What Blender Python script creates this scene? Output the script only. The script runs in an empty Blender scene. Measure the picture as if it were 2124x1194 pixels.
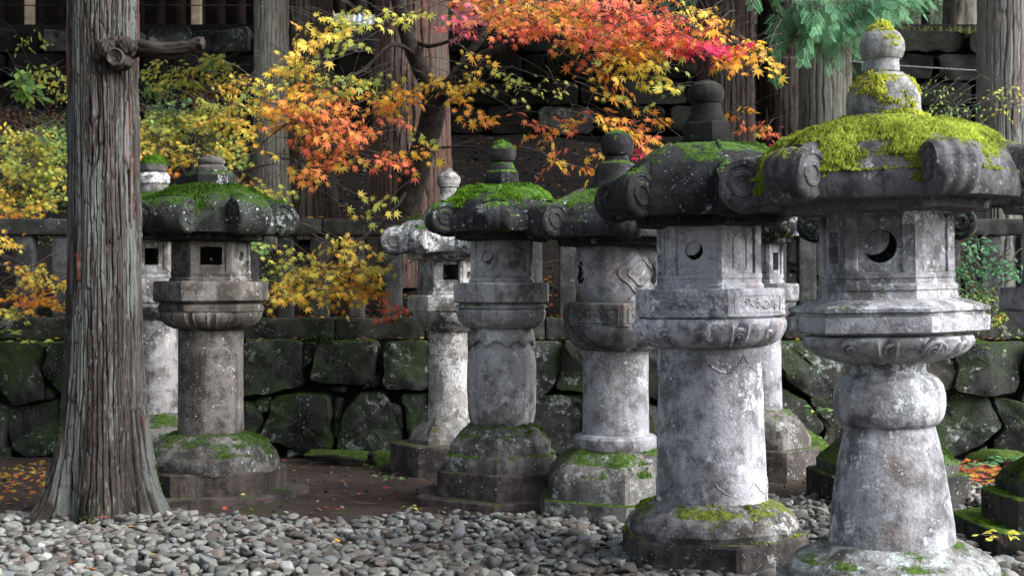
import bpy, math, random
import numpy as np
from mathutils import Vector, Matrix

# ------------------------------------------------------------------ camera, sky, sun, exposure
SC = bpy.context.scene
EYE = 1.40            # eye height above the gravel
FPX, CU, CV = 2918.0, 1062.0, 597.0   # focal length and centre in photograph pixels
cam_d = bpy.data.cameras.new('camera')
cam_d.sensor_width = 36.0
cam_d.lens = 36.0 * FPX / 2124.0
cam_d.clip_end = 400
cam_d.dof.use_dof = True
cam_d.dof.focus_distance = 8.2
cam_d.dof.aperture_fstop = 4.5
cam = bpy.data.objects.new('camera', cam_d)
SC.collection.objects.link(cam)
cam.location = (0, 0, EYE)
cam.rotation_euler = (math.radians(90), 0, 0)
SC.camera = cam

SUN_EL, SUN_AZ = math.radians(36), math.radians(69)   # azimuth turns from -Y (towards the viewer) to +X (the right)
sdir = Vector((math.sin(SUN_AZ) * math.cos(SUN_EL), -math.cos(SUN_AZ) * math.cos(SUN_EL), math.sin(SUN_EL)))
world = bpy.data.worlds.new('World')
SC.world = world
world.use_nodes = True
wn = world.node_tree
sky = wn.nodes.new('ShaderNodeTexSky')
sky.sky_type = 'NISHITA'
sky.sun_disc = False
sky.sun_elevation = SUN_EL
sky.sun_rotation = math.atan2(sdir.x, sdir.y)
sky.air_density = 1.0
sky.dust_density = 3.5
sky.ozone_density = 0.6
hsv = wn.nodes.new('ShaderNodeHueSaturation')   # thin overcast: a paler sky
hsv.inputs['Saturation'].default_value = 0.5
wn.links.new(sky.outputs[0], hsv.inputs['Color'])
wn.links.new(hsv.outputs[0], wn.nodes['Background'].inputs[0])
wn.nodes['Background'].inputs[1].default_value = 0.055
sun_d = bpy.data.lights.new('sun', 'SUN')
sun_d.energy = 1.85
sun_d.angle = math.radians(60)
sun_d.color = (0.97, 0.98, 1.0)
sun = bpy.data.objects.new('sun', sun_d)
SC.collection.objects.link(sun)
sun.rotation_euler = (-sdir).to_track_quat('-Z', 'Y').to_euler()
SC.view_settings.view_transform = 'Standard'
SC.view_settings.look = 'None'
SC.view_settings.exposure = 2.2
SC.view_settings.gamma = 1.0
SC.view_settings.use_curve_mapping = False
SC.cycles.use_adaptive_sampling = True
SC.cycles.adaptive_threshold = 0.03
SC.cycles.use_denoising = True
SC.cycles.max_bounces = 5
SC.cycles.diffuse_bounces = 2
SC.cycles.transmission_bounces = 3
SC.cycles.transparent_max_bounces = 4

RNG = np.random.default_rng(11)
random.seed(11)

def at(u, v, Y):
    return np.array([(u - CU) / FPX * Y, Y, EYE - (v - CV) / FPX * Y])

# ------------------------------------------------------------------ numpy noise
def _hash(ix, iy, iz, seed):
    h = (ix.astype(np.int64) * 374761393 + iy.astype(np.int64) * 668265263 + iz.astype(np.int64) * 2147483647 + seed * 974711) & 0xffffffff
    h = ((h ^ (h >> 13)) * 1274126177) & 0xffffffff
    h = ((h ^ (h >> 16)) * 2246822519) & 0xffffffff
    return ((h ^ (h >> 15)) & 0xffff) / 65535.0

def vnoise(P, seed=0):
    P = np.asarray(P, float)
    i = np.floor(P); f = P - i; f = f * f * (3 - 2 * f)
    i = i.astype(np.int64)
    out = 0
    for dx in (0, 1):
        for dy in (0, 1):
            for dz in (0, 1):
                w = (f[..., 0] if dx else 1 - f[..., 0]) * (f[..., 1] if dy else 1 - f[..., 1]) * (f[..., 2] if dz else 1 - f[..., 2])
                out = out + w * _hash(i[..., 0] + dx, i[..., 1] + dy, i[..., 2] + dz, seed)
    return out * 2 - 1

def fbm(P, seed=0, oct=4, gain=0.5):
    P = np.asarray(P, float)
    a, s, t = 1.0, 0, 0
    for k in range(oct):
        s = s + a * vnoise(P * (2.03 ** k) + 17.3 * k, seed + k); t += a; a *= gain
    return s / t

# ------------------------------------------------------------------ mesh helpers
def new_mesh(name, V, faces, cols=None, smooth=True, sharp=None):
    """V (n,3); faces: list of integer arrays, each (m,k)."""
    me = bpy.data.meshes.new(name)
    V = np.asarray(V, np.float32)
    me.vertices.add(len(V)); me.vertices.foreach_set('co', V.ravel())
    faces = [np.asarray(f, np.int32) for f in faces if len(f)]
    loops = np.concatenate([f.ravel() for f in faces])
    counts = np.concatenate([np.full(len(f), f.shape[1], np.int32) for f in faces])
    starts = np.concatenate([[0], np.cumsum(counts)[:-1]]).astype(np.int32)
    me.loops.add(len(loops)); me.loops.foreach_set('vertex_index', loops)
    me.polygons.add(len(counts)); me.polygons.foreach_set('loop_start', starts); me.polygons.foreach_set('loop_total', counts)
    if smooth:
        me.polygons.foreach_set('use_smooth', np.ones(len(counts), bool))
    me.update(calc_edges=True)
    me.validate()
    if cols is not None:
        c = np.ones((len(V), 4), np.float32); c[:, :3] = cols
        ca = me.color_attributes.new('Col', 'FLOAT_COLOR', 'POINT'); ca.data.foreach_set('color', c.ravel())
    if sharp is not None:
        me.set_sharp_from_angle(angle=math.radians(sharp))
    return me

def link(name, me, mat, parent=None, world_space=True):
    o = bpy.data.objects.new(name, me)
    SC.collection.objects.link(o)
    if me is not None and mat is not None and len(me.materials) == 0:
        me.materials.append(mat)
    if parent is not None:
        o.parent = parent
        if world_space:
            o.location = -Vector(parent.location) if parent.parent is None else -Vector(parent.location) - Vector(parent.parent.location)
            if parent.parent is not None:
                o.location = -(Vector(parent.location) + Vector(parent.parent.location))
    return o

def part(name, MB, mat, parent=None, sharp=35, cols=None, world_space=True, smooth=True):
    V, Fc = MB
    return link(name, new_mesh(name, V, Fc, cols, smooth, sharp), mat, parent, world_space)

def tag(o, label, cat, group=None, kind=None):
    if label: o['label'] = label
    if cat: o['category'] = cat
    if group: o['group'] = group
    if kind: o['kind'] = kind
    return o

def empty(name, loc, label=None, cat=None, group=None, kind=None):
    o = bpy.data.objects.new(name, None)
    o.empty_display_size = 0.1
    SC.collection.objects.link(o)
    o.location = loc
    return tag(o, label, cat, group, kind)

def join(*mbs):
    Vs, Fs, n = [], [], 0
    for V, Fc in mbs:
        Vs.append(np.asarray(V, float))
        for f in Fc:
            if len(f): Fs.append(np.asarray(f) + n)
        n += len(V)
    by = {}
    for f in Fs: by.setdefault(f.shape[1], []).append(f)
    return np.concatenate(Vs), [np.concatenate(x) for x in by.values()]

def loft(R, closed=True, cap0=False, cap1=False):
    """R (m,n,3) rings -> quads."""
    m, n = R.shape[:2]
    V = R.reshape(-1, 3)
    a = np.arange(m - 1)[:, None] * n; j = np.arange(n if closed else n - 1)[None, :]; j2 = (j + 1) % n
    q = np.stack([a + j, a + j2, a + n + j2, a + n + j], -1).reshape(-1, 4)
    fs = [q]; tr = []
    if cap0:
        c = len(V); V = np.vstack([V, R[0].mean(0)]); jj = np.arange(n)
        tr.append(np.stack([np.full(n, c), (jj + 1) % n, jj], -1))
    if cap1:
        c = len(V); V = np.vstack([V, R[-1].mean(0)]); jj = np.arange(n); b = (m - 1) * n
        tr.append(np.stack([np.full(n, c), b + jj, b + (jj + 1) % n], -1))
    if tr: fs.append(np.concatenate(tr))
    return V, fs

def tube(path, rad, sides=6, cap=True):
    P = np.asarray(path, float); n = len(P)
    rad = np.broadcast_to(np.asarray(rad, float), (n,))
    T = np.gradient(P, axis=0); T /= np.linalg.norm(T, axis=1)[:, None] + 1e-9
    up = np.array([0.31, 0.17, 0.93]); 
    if abs(T[0] @ up) > 0.9: up = np.array([1.0, 0.1, 0])
    rings = []
    N = np.cross(T[0], up); N /= np.linalg.norm(N)
    for i in range(n):
        N = N - T[i] * (N @ T[i]); N /= np.linalg.norm(N) + 1e-9
        B = np.cross(T[i], N)
        a = np.linspace(0, 2 * np.pi, sides, endpoint=False)
        rings.append(P[i] + rad[i] * (np.cos(a)[:, None] * N + np.sin(a)[:, None] * B))
    return loft(np.array(rings), True, cap, cap)

def smooth_path(pts, k=6):
    P = np.asarray(pts, float)
    if len(P) < 3:
        t = np.linspace(0, 1, k + 1)[:, None]; return P[0] * (1 - t) + P[-1] * t
    Q = np.vstack([2 * P[0] - P[1], P, 2 * P[-1] - P[-2]]); out = []
    for i in range(1, len(Q) - 2):
        for t in np.linspace(0, 1, k, endpoint=False):
            a, b, c, d = Q[i - 1], Q[i], Q[i + 1], Q[i + 2]
            out.append(0.5 * (2 * b + (c - a) * t + (2 * a - 5 * b + 4 * c - d) * t * t + (3 * b - a - 3 * c + d) * t ** 3))
    out.append(P[-1]); return np.array(out)

def box(c, h):
    c = np.asarray(c, float); h = np.asarray(h, float)
    s = np.array([[-1,-1,-1],[1,-1,-1],[1,1,-1],[-1,1,-1],[-1,-1,1],[1,-1,1],[1,1,1],[-1,1,1]], float)
    f = np.array([[0,3,2,1],[4,5,6,7],[0,1,5,4],[1,2,6,5],[2,3,7,6],[3,0,4,7]])
    return c + s * h, [f]

def worn_box(c, h, seed=0, amp=0.008, n=4, bev=0.012):
    """box with rounded worn edges, subdivided"""
    c = np.asarray(c, float); h = np.asarray(h, float)
    Vs, Fs, off = [], [], 0
    for ax in range(3):
        for sg in (-1, 1):
            k1, k2 = (ax + 1) % 3, (ax + 2) % 3
            n1 = int(min(24, max(3, n * h[k1] / max(h.min(), .03)))); n2 = int(min(24, max(3, n * h[k2] / max(h.min(), .03))))
            g1 = np.concatenate([[-1, -1 + bev / h[k1]], np.linspace(-1, 1, n1 + 2)[1:-1] * (1 - bev / h[k1]), [1 - bev / h[k1], 1]])
            g2 = np.concatenate([[-1, -1 + bev / h[k2]], np.linspace(-1, 1, n2 + 2)[1:-1] * (1 - bev / h[k2]), [1 - bev / h[k2], 1]])
            A, B = np.meshgrid(g1, g2, indexing='ij')
            P = np.zeros(A.shape + (3,)); P[..., ax] = sg * h[ax]; P[..., k1] = A * h[k1]; P[..., k2] = B * h[k2]
            m, k = A.shape
            idx = np.arange(m * k).reshape(m, k)
            q = np.stack([idx[:-1, :-1], idx[1:, :-1], idx[1:, 1:], idx[:-1, 1:]], -1).reshape(-1, 4)
            if sg < 0: q = q[:, ::-1]
            Vs.append(P.reshape(-1, 3)); Fs.append(q + off); off += m * k
    P = np.concatenate(Vs)
    inner = np.clip(P, -(h - bev), h - bev); d = P - inner; L = np.linalg.norm(d, axis=1)[:, None]
    P = inner + np.where(L > 1e-9, d / np.maximum(L, 1e-9) * bev, 0)
    P = P + amp * np.stack([fbm((P + c) * 5, seed + k * 7, 3) for k in range(3)], -1)
    return P + c, [np.concatenate(Fs)]

# ------------------------------------------------------------------ materials
class NT:
    def __init__(self, name):
        self.m = bpy.data.materials.new(name); self.m.use_nodes = True
        self.t = self.m.node_tree; self.b = self.t.nodes['Principled BSDF']
        self.b.inputs['Specular IOR Level'].default_value = 0.25
    def n(self, typ, **kw):
        nd = self.t.nodes.new(typ)
        for k, v in kw.items(): setattr(nd, k, v)
        return nd
    def set(self, sock, v):
        if hasattr(v, 'is_linked') or hasattr(v, 'links'): self.t.links.new(v, sock)
        elif isinstance(v, (tuple, list)) and len(v) == 3 and sock.type == 'RGBA': sock.default_value = (*v, 1)
        else: sock.default_value = v
    def coord(self, kind='Object', scale=(1, 1, 1), loc=(0, 0, 0)):
        c = self.n('ShaderNodeTexCoord'); mp = self.n('ShaderNodeMapping')
        self.t.links.new(c.outputs[kind], mp.inputs[0])
        mp.inputs['Scale'].default_value = scale; mp.inputs['Location'].default_value = loc
        return mp.outputs[0]
    def noise(self, co, scale, detail=6, rough=.6, dist=0):
        nd = self.n('ShaderNodeTexNoise'); self.t.links.new(co, nd.inputs['Vector'])
        nd.inputs['Scale'].default_value = scale; nd.inputs['Detail'].default_value = detail; nd.inputs['Roughness'].default_value = rough
        nd.inputs['Distortion'].default_value = dist
        return nd.outputs['Fac']
    def vor(self, co, scale, feat='F1'):
        nd = self.n('ShaderNodeTexVoronoi', feature=feat); self.t.links.new(co, nd.inputs['Vector']); nd.inputs['Scale'].default_value = scale
        return nd.outputs['Distance']
    def ramp(self, fac, a, b, lo=0.0, hi=1.0):
        nd = self.n('ShaderNodeMapRange'); self.set(nd.inputs['Value'], fac)
        nd.interpolation_type = 'SMOOTHSTEP'
        for k, v in zip(('From Min', 'From Max', 'To Min', 'To Max'), (a, b, lo, hi)): nd.inputs[k].default_value = v
        return nd.outputs[0]
    def math(self, op, a, b=None):
        nd = self.n('ShaderNodeMath', operation=op); self.set(nd.inputs[0], a)
        if b is not None: self.set(nd.inputs[1], b)
        return nd.outputs[0]
    def mix(self, fac, a, b, mode='MIX'):
        nd = self.n('ShaderNodeMix', data_type='RGBA', blend_type=mode)
        self.set(nd.inputs[0], fac); self.set(nd.inputs[6], a); self.set(nd.inputs[7], b)
        return nd.outputs[2]
    def bump(self, h, strength=.5, dist=.01):
        nd = self.n('ShaderNodeBump'); self.set(nd.inputs['Height'], h)
        nd.inputs['Strength'].default_value = strength; nd.inputs['Distance'].default_value = dist
        self.t.links.new(nd.outputs[0], self.b.inputs['Normal'])
    def out(self, col, rough=.9):
        self.set(self.b.inputs['Base Color'], col); self.set(self.b.inputs['Roughness'], rough)
        return self.m

SEED = [0]
def stone(name, dark, light, lichen=.5, moss=.3, moss_a=(.035, .075, .008), moss_b=(.11, .20, .02), lcol=(.50, .51, .54), spots=.5, stain=.5, algae=.0, warm=(.20, .13, .09), bump=.55, moss_up=.55):
    SEED[0] += 1
    s = SEED[0]
    k = NT(name); co = k.coord('Object', (1, 1, 1), (s * 3.7, s * 1.9, s * 2.3))
    big = k.noise(co, 2.2, 3, .6); med = k.noise(co, 9.0, 5, .72); fine = k.noise(co, 75, 2, .7)
    a = k.math('ADD', k.math('MULTIPLY', big, .45), k.math('MULTIPLY', med, .55))
    col = k.mix(k.ramp(a, .42, .57), tuple(x * .82 for x in dark), tuple(x * 1.08 for x in light))
    st = k.noise(k.coord('Object', (9, 9, .7), (s * 1.3, s, 0)), 1.7, 4, .65)
    col = k.mix(k.math('MULTIPLY', k.ramp(st, .47, .68), stain), col, tuple(x * .40 for x in dark))
    w = k.noise(co, 2.6, 4, .65)
    col = k.mix(k.math('MULTIPLY', k.ramp(w, .54, .70), .45), col, warm)
    if algae > 0:
        al = k.noise(co, 3.1, 4, .65)
        col = k.mix(k.math('MULTIPLY', k.ramp(al, .45, .62), algae), col, (.028, .048, .014))
    li = k.math('ADD', k.math('MULTIPLY', k.noise(co, 3.4, 3, .6), .42), k.math('MULTIPLY', k.noise(co, 15, 6, .78), .58))
    t = .66 - .21 * lichen
    grain = k.ramp(fine, .34, .54, .12, 1.0)
    col = k.mix(k.math('MULTIPLY', k.ramp(li, t, t + .075), grain), col, lcol)
    if spots > 0:
        for sc_, off in ((34, .0), (90, .04)):
            vn = k.n('ShaderNodeTexVoronoi'); k.t.links.new(co, vn.inputs['Vector']); vn.inputs['Scale'].default_value = sc_
            sepc = k.n('ShaderNodeSeparateColor'); k.t.links.new(vn.outputs['Color'], sepc.inputs[0])
            rad_ = k.ramp(sepc.outputs[0], .45, 1.0, .0, .34)
            inside = k.math('SUBTRACT', rad_, k.math('ADD', vn.outputs['Distance'], k.math('MULTIPLY', k.math('SUBTRACT', med, .5), .55)))
            f = k.math('MULTIPLY', k.ramp(inside, 0, .07), k.ramp(k.noise(co, 4.3, 2, .6), .60 - .16 * spots - off, .72 - .16 * spots))
            col = k.mix(k.math('MULTIPLY', f, .8), col, lcol)
    col = k.mix(.75, col, k.mix(fine, (.38, .38, .38), (1.58, 1.58, 1.58)), 'MULTIPLY')
    hgt = k.math('ADD', k.math('MULTIPLY', k.noise(co, 26, 4, .7), 1.0), k.math('MULTIPLY', fine, .5))
    if moss > 0:
        g = k.n('ShaderNodeNewGeometry'); sep = k.n('ShaderNodeSeparateXYZ'); k.t.links.new(g.outputs['True Normal'], sep.inputs[0])
        mn = k.noise(co, 6.0, 5, .7)
        q = k.math('ADD', k.math('MULTIPLY', sep.outputs[2], moss_up), mn)
        th = 1.12 - .5 * moss
        mf = k.ramp(q, th, th + .09)
        mc = k.mix(k.ramp(k.noise(co, 38, 2, .7), .38, .66), moss_a, moss_b)
        col = k.mix(mf, col, mc)
        hgt = k.math('ADD', hgt, k.math('MULTIPLY', k.math('MULTIPLY', mf, k.noise(co, 150, 3, .6)), 1.8))
    k.bump(hgt, bump, .012)
    return k.out(col, .92)

def plain(name, col, rough=.85, var=.35, scale=8, bump=.3):
    SEED[0] += 1
    k = NT(name); co = k.coord('Object', (1, 1, 1), (SEED[0], 0, 0))
    n = k.noise(co, scale, 7, .65)
    c = k.mix(k.ramp(n, .3, .7), tuple(x * (1 - var) for x in col), tuple(x * (1 + var) for x in col))
    k.bump(k.noise(co, scale * 6, 5, .65), bump, .01)
    return k.out(c, rough)

def attr_mat(name, rough=.85, trans=0.0, scale=40, var=.3, bump=.25, spec=.25):
    k = NT(name)
    at_ = k.n('ShaderNodeAttribute', attribute_name='Col')
    co = k.coord('Object')
    n = k.noise(co, scale, 5, .65)
    c = k.mix(1.0, at_.outputs['Color'], k.mix(n, (1 - var,) * 3, (1 + var,) * 3), 'MULTIPLY')
    k.b.inputs['Specular IOR Level'].default_value = spec
    if bump: k.bump(k.noise(co, scale * 2.2, 5, .7), bump, .008)
    k.out(c, rough)
    if trans > 0:
        tr = k.n('ShaderNodeBsdfTranslucent'); k.set(tr.inputs[0], c)
        mx = k.n('ShaderNodeMixShader'); mx.inputs[0].default_value = trans
        k.t.links.new(k.b.outputs[0], mx.inputs[1]); k.t.links.new(tr.outputs[0], mx.inputs[2])
        k.t.links.new(mx.outputs[0], k.t.nodes['Material Output'].inputs[0])
    return k.m

M_LEAF = attr_mat('leaf', .55, .52, 25, .15, 0)
M_NEEDLE = attr_mat('needle', .6, .30, 30, .2, 0)
M_PEBBLE = attr_mat('pebble_stone', .92, 0, 60, .38, .55, .12)
M_BARK = attr_mat('bark', .95, 0, 45, .38, .6, .1)
M_MOSS = attr_mat('moss_tuft', .9, .25, 60, .2, 0, .05)
M_TWIG = plain('twig_bark', (.075, .062, .055), .9, .4, 30)
M_LIMB = plain('maple_bark', (.021, .017, .015), .95, .75, 18, 1.0)

# soil
def soil_mat(name, a, b, c):
    k = NT(name); co = k.coord('Object')
    n = k.noise(co, 2.2, 8, .7); f = k.noise(co, 34, 6, .7)
    col = k.mix(k.ramp(n, .35, .65), a, b)
    col = k.mix(k.ramp(k.noise(co, 1.1, 6, .7), .56, .66), col, c)
    col = k.mix(.8, col, k.mix(f, (.35,) * 3, (1.65,) * 3), 'MULTIPLY')
    k.bump(k.math('ADD', f, k.noise(co, 9, 6, .6)), .8, .03)
    return k.out(col, .97)
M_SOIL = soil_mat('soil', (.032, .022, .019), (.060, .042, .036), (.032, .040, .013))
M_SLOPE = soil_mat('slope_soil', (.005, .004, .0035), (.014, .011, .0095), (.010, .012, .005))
M_BED = soil_mat('gravel_grit', (.05, .047, .042), (.09, .085, .08), (.05, .05, .045))

# ------------------------------------------------------------------ ground, slope, terrace
def sheet(x0, x1, y0, y1, nx, ny, fz):
    X, Y = np.meshgrid(np.linspace(x0, x1, nx), np.linspace(y0, y1, ny))
    Z = fz(X, Y)
    i = np.arange(nx * ny).reshape(ny, nx)
    q = np.stack([i[:-1, :-1], i[:-1, 1:], i[1:, 1:], i[1:, :-1]], -1).reshape(-1, 4)
    return np.stack([X, Y, Z], -1).reshape(-1, 3), [q]

WALL_Y, FENCE_Y, UP_Y = 11.7, 12.02, 17.0
WALL_TOP = 1.147
def slope_z(x, y):
    t = np.clip((y - 12.2) / 4.8, 0, 1)
    base = 1.12 + 2.1 * t ** 1.05
    P = np.stack([np.asarray(x) * .9, np.asarray(y) * .9, np.zeros_like(np.asarray(x, float))], -1)
    left = np.clip((-np.asarray(x) - 1.5) / 3, 0, 1)
    return base + .12 * fbm(P, 5, 3) * np.clip(t * 4, 0, 1) + left * .25 * t * (1 - t) * 4
def soil_z(x, y):
    P = np.stack([np.asarray(x, float), np.asarray(y, float), np.zeros_like(np.asarray(x, float))], -1)
    near = np.clip((np.asarray(y, float) - 8.4) / .5, 0, 1) * (np.abs(x) < 7)
    return near * (.012 + .035 * fbm(P * 1.3, 8, 4) + .012 * fbm(P * 7, 9, 2))
g = part('ground', sheet(-60, 60, -20, 11.75, 61, 33, lambda x, y: np.full_like(x, -.05)), M_SOIL, sharp=None); g['kind'] = 'structure'
g = part('soil_strip', sheet(-7, 7, 7.6, 11.72, 180, 70, lambda x, y: soil_z(x, y) - .02), M_SOIL, sharp=None); g['kind'] = 'structure'
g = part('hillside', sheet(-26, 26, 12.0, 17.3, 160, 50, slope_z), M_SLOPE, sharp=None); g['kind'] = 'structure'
M_TERR = soil_mat('terrace_soil', (.03, .035, .015), (.06, .06, .03), (.03, .05, .012))
g = part('terrace_ground', sheet(-120, 120, 17.2, 190, 60, 60, lambda x, y: 4.42 + .0 * x), M_TERR, sharp=None); g['kind'] = 'structure'

# ------------------------------------------------------------------ stone walls
M_WSTONE = [stone('wall_stone_%d' % i, d, l, li, mo, (.02, .045, .006), (.055, .10, .014), (.30, .34, .33), .5, .5, al, (.055, .045, .035), .7, .45)
            for i, (d, l, li, mo, al) in enumerate([((.013, .014, .013), (.034, .036, .033), .50, .66, .8), ((.017, .017, .017), (.044, .047, .044), .6, .55, .65), ((.012, .014, .011), (.036, .04, .032), .5, .7, .9)])]
M_CORE = plain('wall_core', (.010, .009, .008), .98, .4, 12)
M_CAPSTONE = stone('coping_stone', (.022, .023, .022), (.065, .066, .063), .5, .4, (.02, .045, .006), (.05, .09, .014), (.24, .26, .25), .5, .5, .4, (.05, .045, .035), .7, .4)
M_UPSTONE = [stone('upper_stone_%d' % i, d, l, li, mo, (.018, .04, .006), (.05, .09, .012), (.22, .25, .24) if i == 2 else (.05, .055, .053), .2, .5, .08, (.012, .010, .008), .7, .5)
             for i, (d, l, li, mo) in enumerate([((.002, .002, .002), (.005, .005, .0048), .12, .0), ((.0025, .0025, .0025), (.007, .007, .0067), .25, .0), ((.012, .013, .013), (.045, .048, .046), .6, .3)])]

def rounded_poly(pts, it=1):
    P = np.asarray(pts, float)
    for _ in range(it):
        Q = np.roll(P, -1, 0); P = np.stack([.90 * P + .10 * Q, .10 * P + .90 * Q], 1).reshape(-1, 2)
    return P
def resample(P, n):
    Q = np.vstack([P, P[:1]]); d = np.concatenate([[0], np.cumsum(np.linalg.norm(np.diff(Q, axis=0), axis=1))])
    t = np.linspace(0, d[-1], n, endpoint=False)
    return np.stack([np.interp(t, d, Q[:, 0]), np.interp(t, d, Q[:, 1])], -1)
def wall_stone(pts, y, seed, depth=.09, n=44, inset=-.005, rings=(1.0, 1.0, .99, .95, .72, .36)):
    """irregular stone face from its outline (x, z) on a wall plane; front towards -Y"""
    P = resample(rounded_poly(pts), n); c = P.mean(0)
    L = np.linalg.norm(P - c, axis=1)[:, None]
    P = c + (P - c) * (L - inset) / L
    dz = [-.22, 0, .5, .86, .97, 1.0]
    R = []
    for k, (r, d) in enumerate(zip(rings, dz)):
        q = c + (P - c) * r
        dep = d * depth if d >= 0 else d
        R.append(np.stack([q[:, 0], np.full(n, y) - dep, q[:, 1]], -1))
    R = np.array(R); V, Fc = loft(R, True, False, True)
    ctr = np.array([c[0], y, c[1]])
    tilt = random.uniform(-.2, .2), random.uniform(-.22, .12)
    nz = fbm(V * 4.2 + seed * 3.1, seed, 4)
    V = V.copy()
    amt = np.clip((y - V[:, 1]) / depth, 0, 1)
    V[:, 1] -= amt * (.085 * nz + .035 * np.abs(fbm(V * 11, seed + 8, 2)) + tilt[0] * (V[:, 0] - c[0]) + tilt[1] * (V[:, 2] - c[1]))
    V[:, 0] += .030 * fbm(V * 8, seed + 3, 3); V[:, 2] += .030 * fbm(V * 8, seed + 4, 3)
    return V, [f[:, ::-1] for f in Fc]

lower = empty('retaining_wall', (0, WALL_Y, 0), 'low dark dry-stone retaining wall of large mossy boulders behind the lanterns', 'wall')
part('wall_core', box((0, WALL_Y + .24, .5), (9, .18, .6)), M_CORE, lower)
hand = [[(505,705),(627,705),(631,800),(590,806),(530,820),(505,824)], [(632,712),(655,711),(650,748),(632,768)],
        [(668,708),(786,706),(784,770),(760,797),(690,797),(642,786),(652,745)], [(798,707),(892,707),(892,812),(798,804)],
        [(562,822),(690,814),(688,870),(694,915),(684,940),(600,926),(537,906),(560,862)], [(505,828),(533,832),(546,872),(532,905),(505,912)],
        [(750,812),(797,806),(838,898),(835,930),(790,942),(697,936),(716,850)], [(834,816),(892,816),(892,905),(852,925),(845,870)],
        [(686,800),(722,800),(720,812),(690,812)], [(694,826),(712,826),(708,866),(694,872)], [(693,874),(712,872),(706,905),(694,905)],
        [(757,780),(792,770),(794,800),(752,806)], [(812,838),(834,842),(842,884),(828,880)], [(535,824),(562,822),(556,850),(542,852)],
        [(785,725),(797,722),(796,764),(787,768)], [(600,930),(640,932),(640,945),(598,946)], [(640,940),(700,938),(700,950),(640,950)]]
sid = 0
def px_poly(pts, Y):
    return [(at(u, v, Y)[0], at(u, v, Y)[2]) for u, v in pts]
for pl in hand:
    sid += 1
    big = abs(pl[0][0] - pl[2][0]) + abs(pl[0][1] - pl[2][1]) > 90
    part('stone', wall_stone(px_poly(pl, WALL_Y), WALL_Y, sid, .11 if big else .05), M_WSTONE[(sid * 7 + (1 if sid in (4,) else 0)) % 3 if sid != 4 else 1], lower, 40)
def generic_courses(x0, x1, seed):
    """two courses of interlocking boulders; neighbours share their jagged joints"""
    global sid
    rg = random.Random(seed)
    zm = lambda x: .50 + .07 * math.sin(x * 4.3 + seed) + .04 * math.sin(x * 11 + 2 * seed)
    for ci in (0, 1):
        xs = [x0]
        while xs[-1] < x1 - .3: xs.append(xs[-1] + rg.uniform(.30, .66))
        if x1 - xs[-1] < .22 and len(xs) > 1: xs.pop()
        xs.append(x1)
        bj = [(0, 0, 0) if q in (x0, x1) else (rg.uniform(-.07, .07), rg.uniform(-.07, .07), rg.uniform(-.07, .07)) for q in xs]
        for (xl, jl), (xr, jr) in zip(zip(xs[:-1], bj[:-1]), zip(xs[1:], bj[1:])):
            zt = (lambda x: .962) if ci == 0 else zm
            zb = zm if ci == 0 else (lambda x: .0)
            tl, tr, bl, br = xl + jl[0], xr + jr[0], xl + jl[2], xr + jr[2]; tm, bm = (tl + tr) / 2, (bl + br) / 2; g_ = .006
            cut = rg.choice([0, 0, 1, 2])
            pts = [(tl + g_, zt(tl) - g_), (tm, zt(tm) - g_), (tr - g_, zt(tr) - g_), (xr + jr[1] - g_, (zt(tr) + zb(br)) / 2), (br - g_, zb(br) + g_), (bm, zb(bm) + g_), (bl + g_, zb(bl) + g_), (xl + jl[1] + g_, (zt(tl) + zb(bl)) / 2)]
            k = 4 if cut == 1 else 6
            sid += 1
            if cut:                                   # a corner knocked off and packed with a small stone
                px_, pz_ = pts[k]; cx_, cz_ = (tl + tr) / 2, (zt(tm) + zb(bm)) / 2
                pts[k] = (px_ + (cx_ - px_) * .38, pz_ + (cz_ - pz_) * .30)
                w_ = .045 * (1 if cx_ > px_ else -1)
                part('stone', wall_stone([(px_, pz_), (px_ + w_ * 1.5, pz_), (px_ + w_ * 1.2, pz_ + .06), (px_, pz_ + .085)][::(1 if w_ > 0 else -1)], WALL_Y, sid, .05, 12), M_WSTONE[rg.randrange(3)], lower, 40)
                sid += 1
            part('stone', wall_stone(pts, WALL_Y, sid, rg.uniform(.07, .15)), M_WSTONE[rg.randrange(3)], lower, 40)
xa = at(505, 0, WALL_Y)[0]; xb = at(892, 0, WALL_Y)[0]
generic_courses(-5.2, xa, 3); generic_courses(xb, 5.4, 5)
# coping course: separate flat stones
x = -5.4
rg = random.Random(9)
while x < 5.4:
    w = rg.uniform(.75, 1.25)
    part('coping_stone', worn_box((x + w / 2, WALL_Y + .28, 1.06), (w / 2 - .006, .24, .088), int(x * 10) + 100, .010, 3, .016), M_CAPSTONE, lower, 40)
    x += w

# fence of stone posts and rail on the coping
M_POST = stone('fence_stone', (.04, .041, .044), (.085, .087, .093), .30, .25, (.02, .04, .006), (.05, .09, .012), (.26, .27, .28), .3, .6, .2, (.06, .05, .045), .5, .3)
M_RAIL = stone('rail_stone', (.018, .018, .018), (.045, .045, .045), .25, .35, (.02, .04, .006), (.05, .09, .012), (.2, .21, .21), .3, .5, .3, (.03, .026, .024), .5, .4)
fence = empty('stone_fence', (0, FENCE_Y, WALL_TOP), 'grey stone fence of square posts under a dark flat rail on the retaining wall', 'fence')
px_posts = [-60, 56, 130, 205, 280, 355, 430, 520, 594, 665, 740, 815, 884, 960, 1035, 1105, 1177, 1252, 1327, 1402, 1477, 1552, 1610, 1672, 1745, 1820, 1895, 1970, 2050, 2128, 2205]
for i, u in enumerate(px_posts):
    p = at(u, 600, FENCE_Y)
    part('post', worn_box((p[0], FENCE_Y, 1.49), (.074 + .006 * math.sin(i * 3), .07, .357), 300 + i, .006, 3, .012), M_POST, fence, 40)
x = -5.3; i = 0
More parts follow.
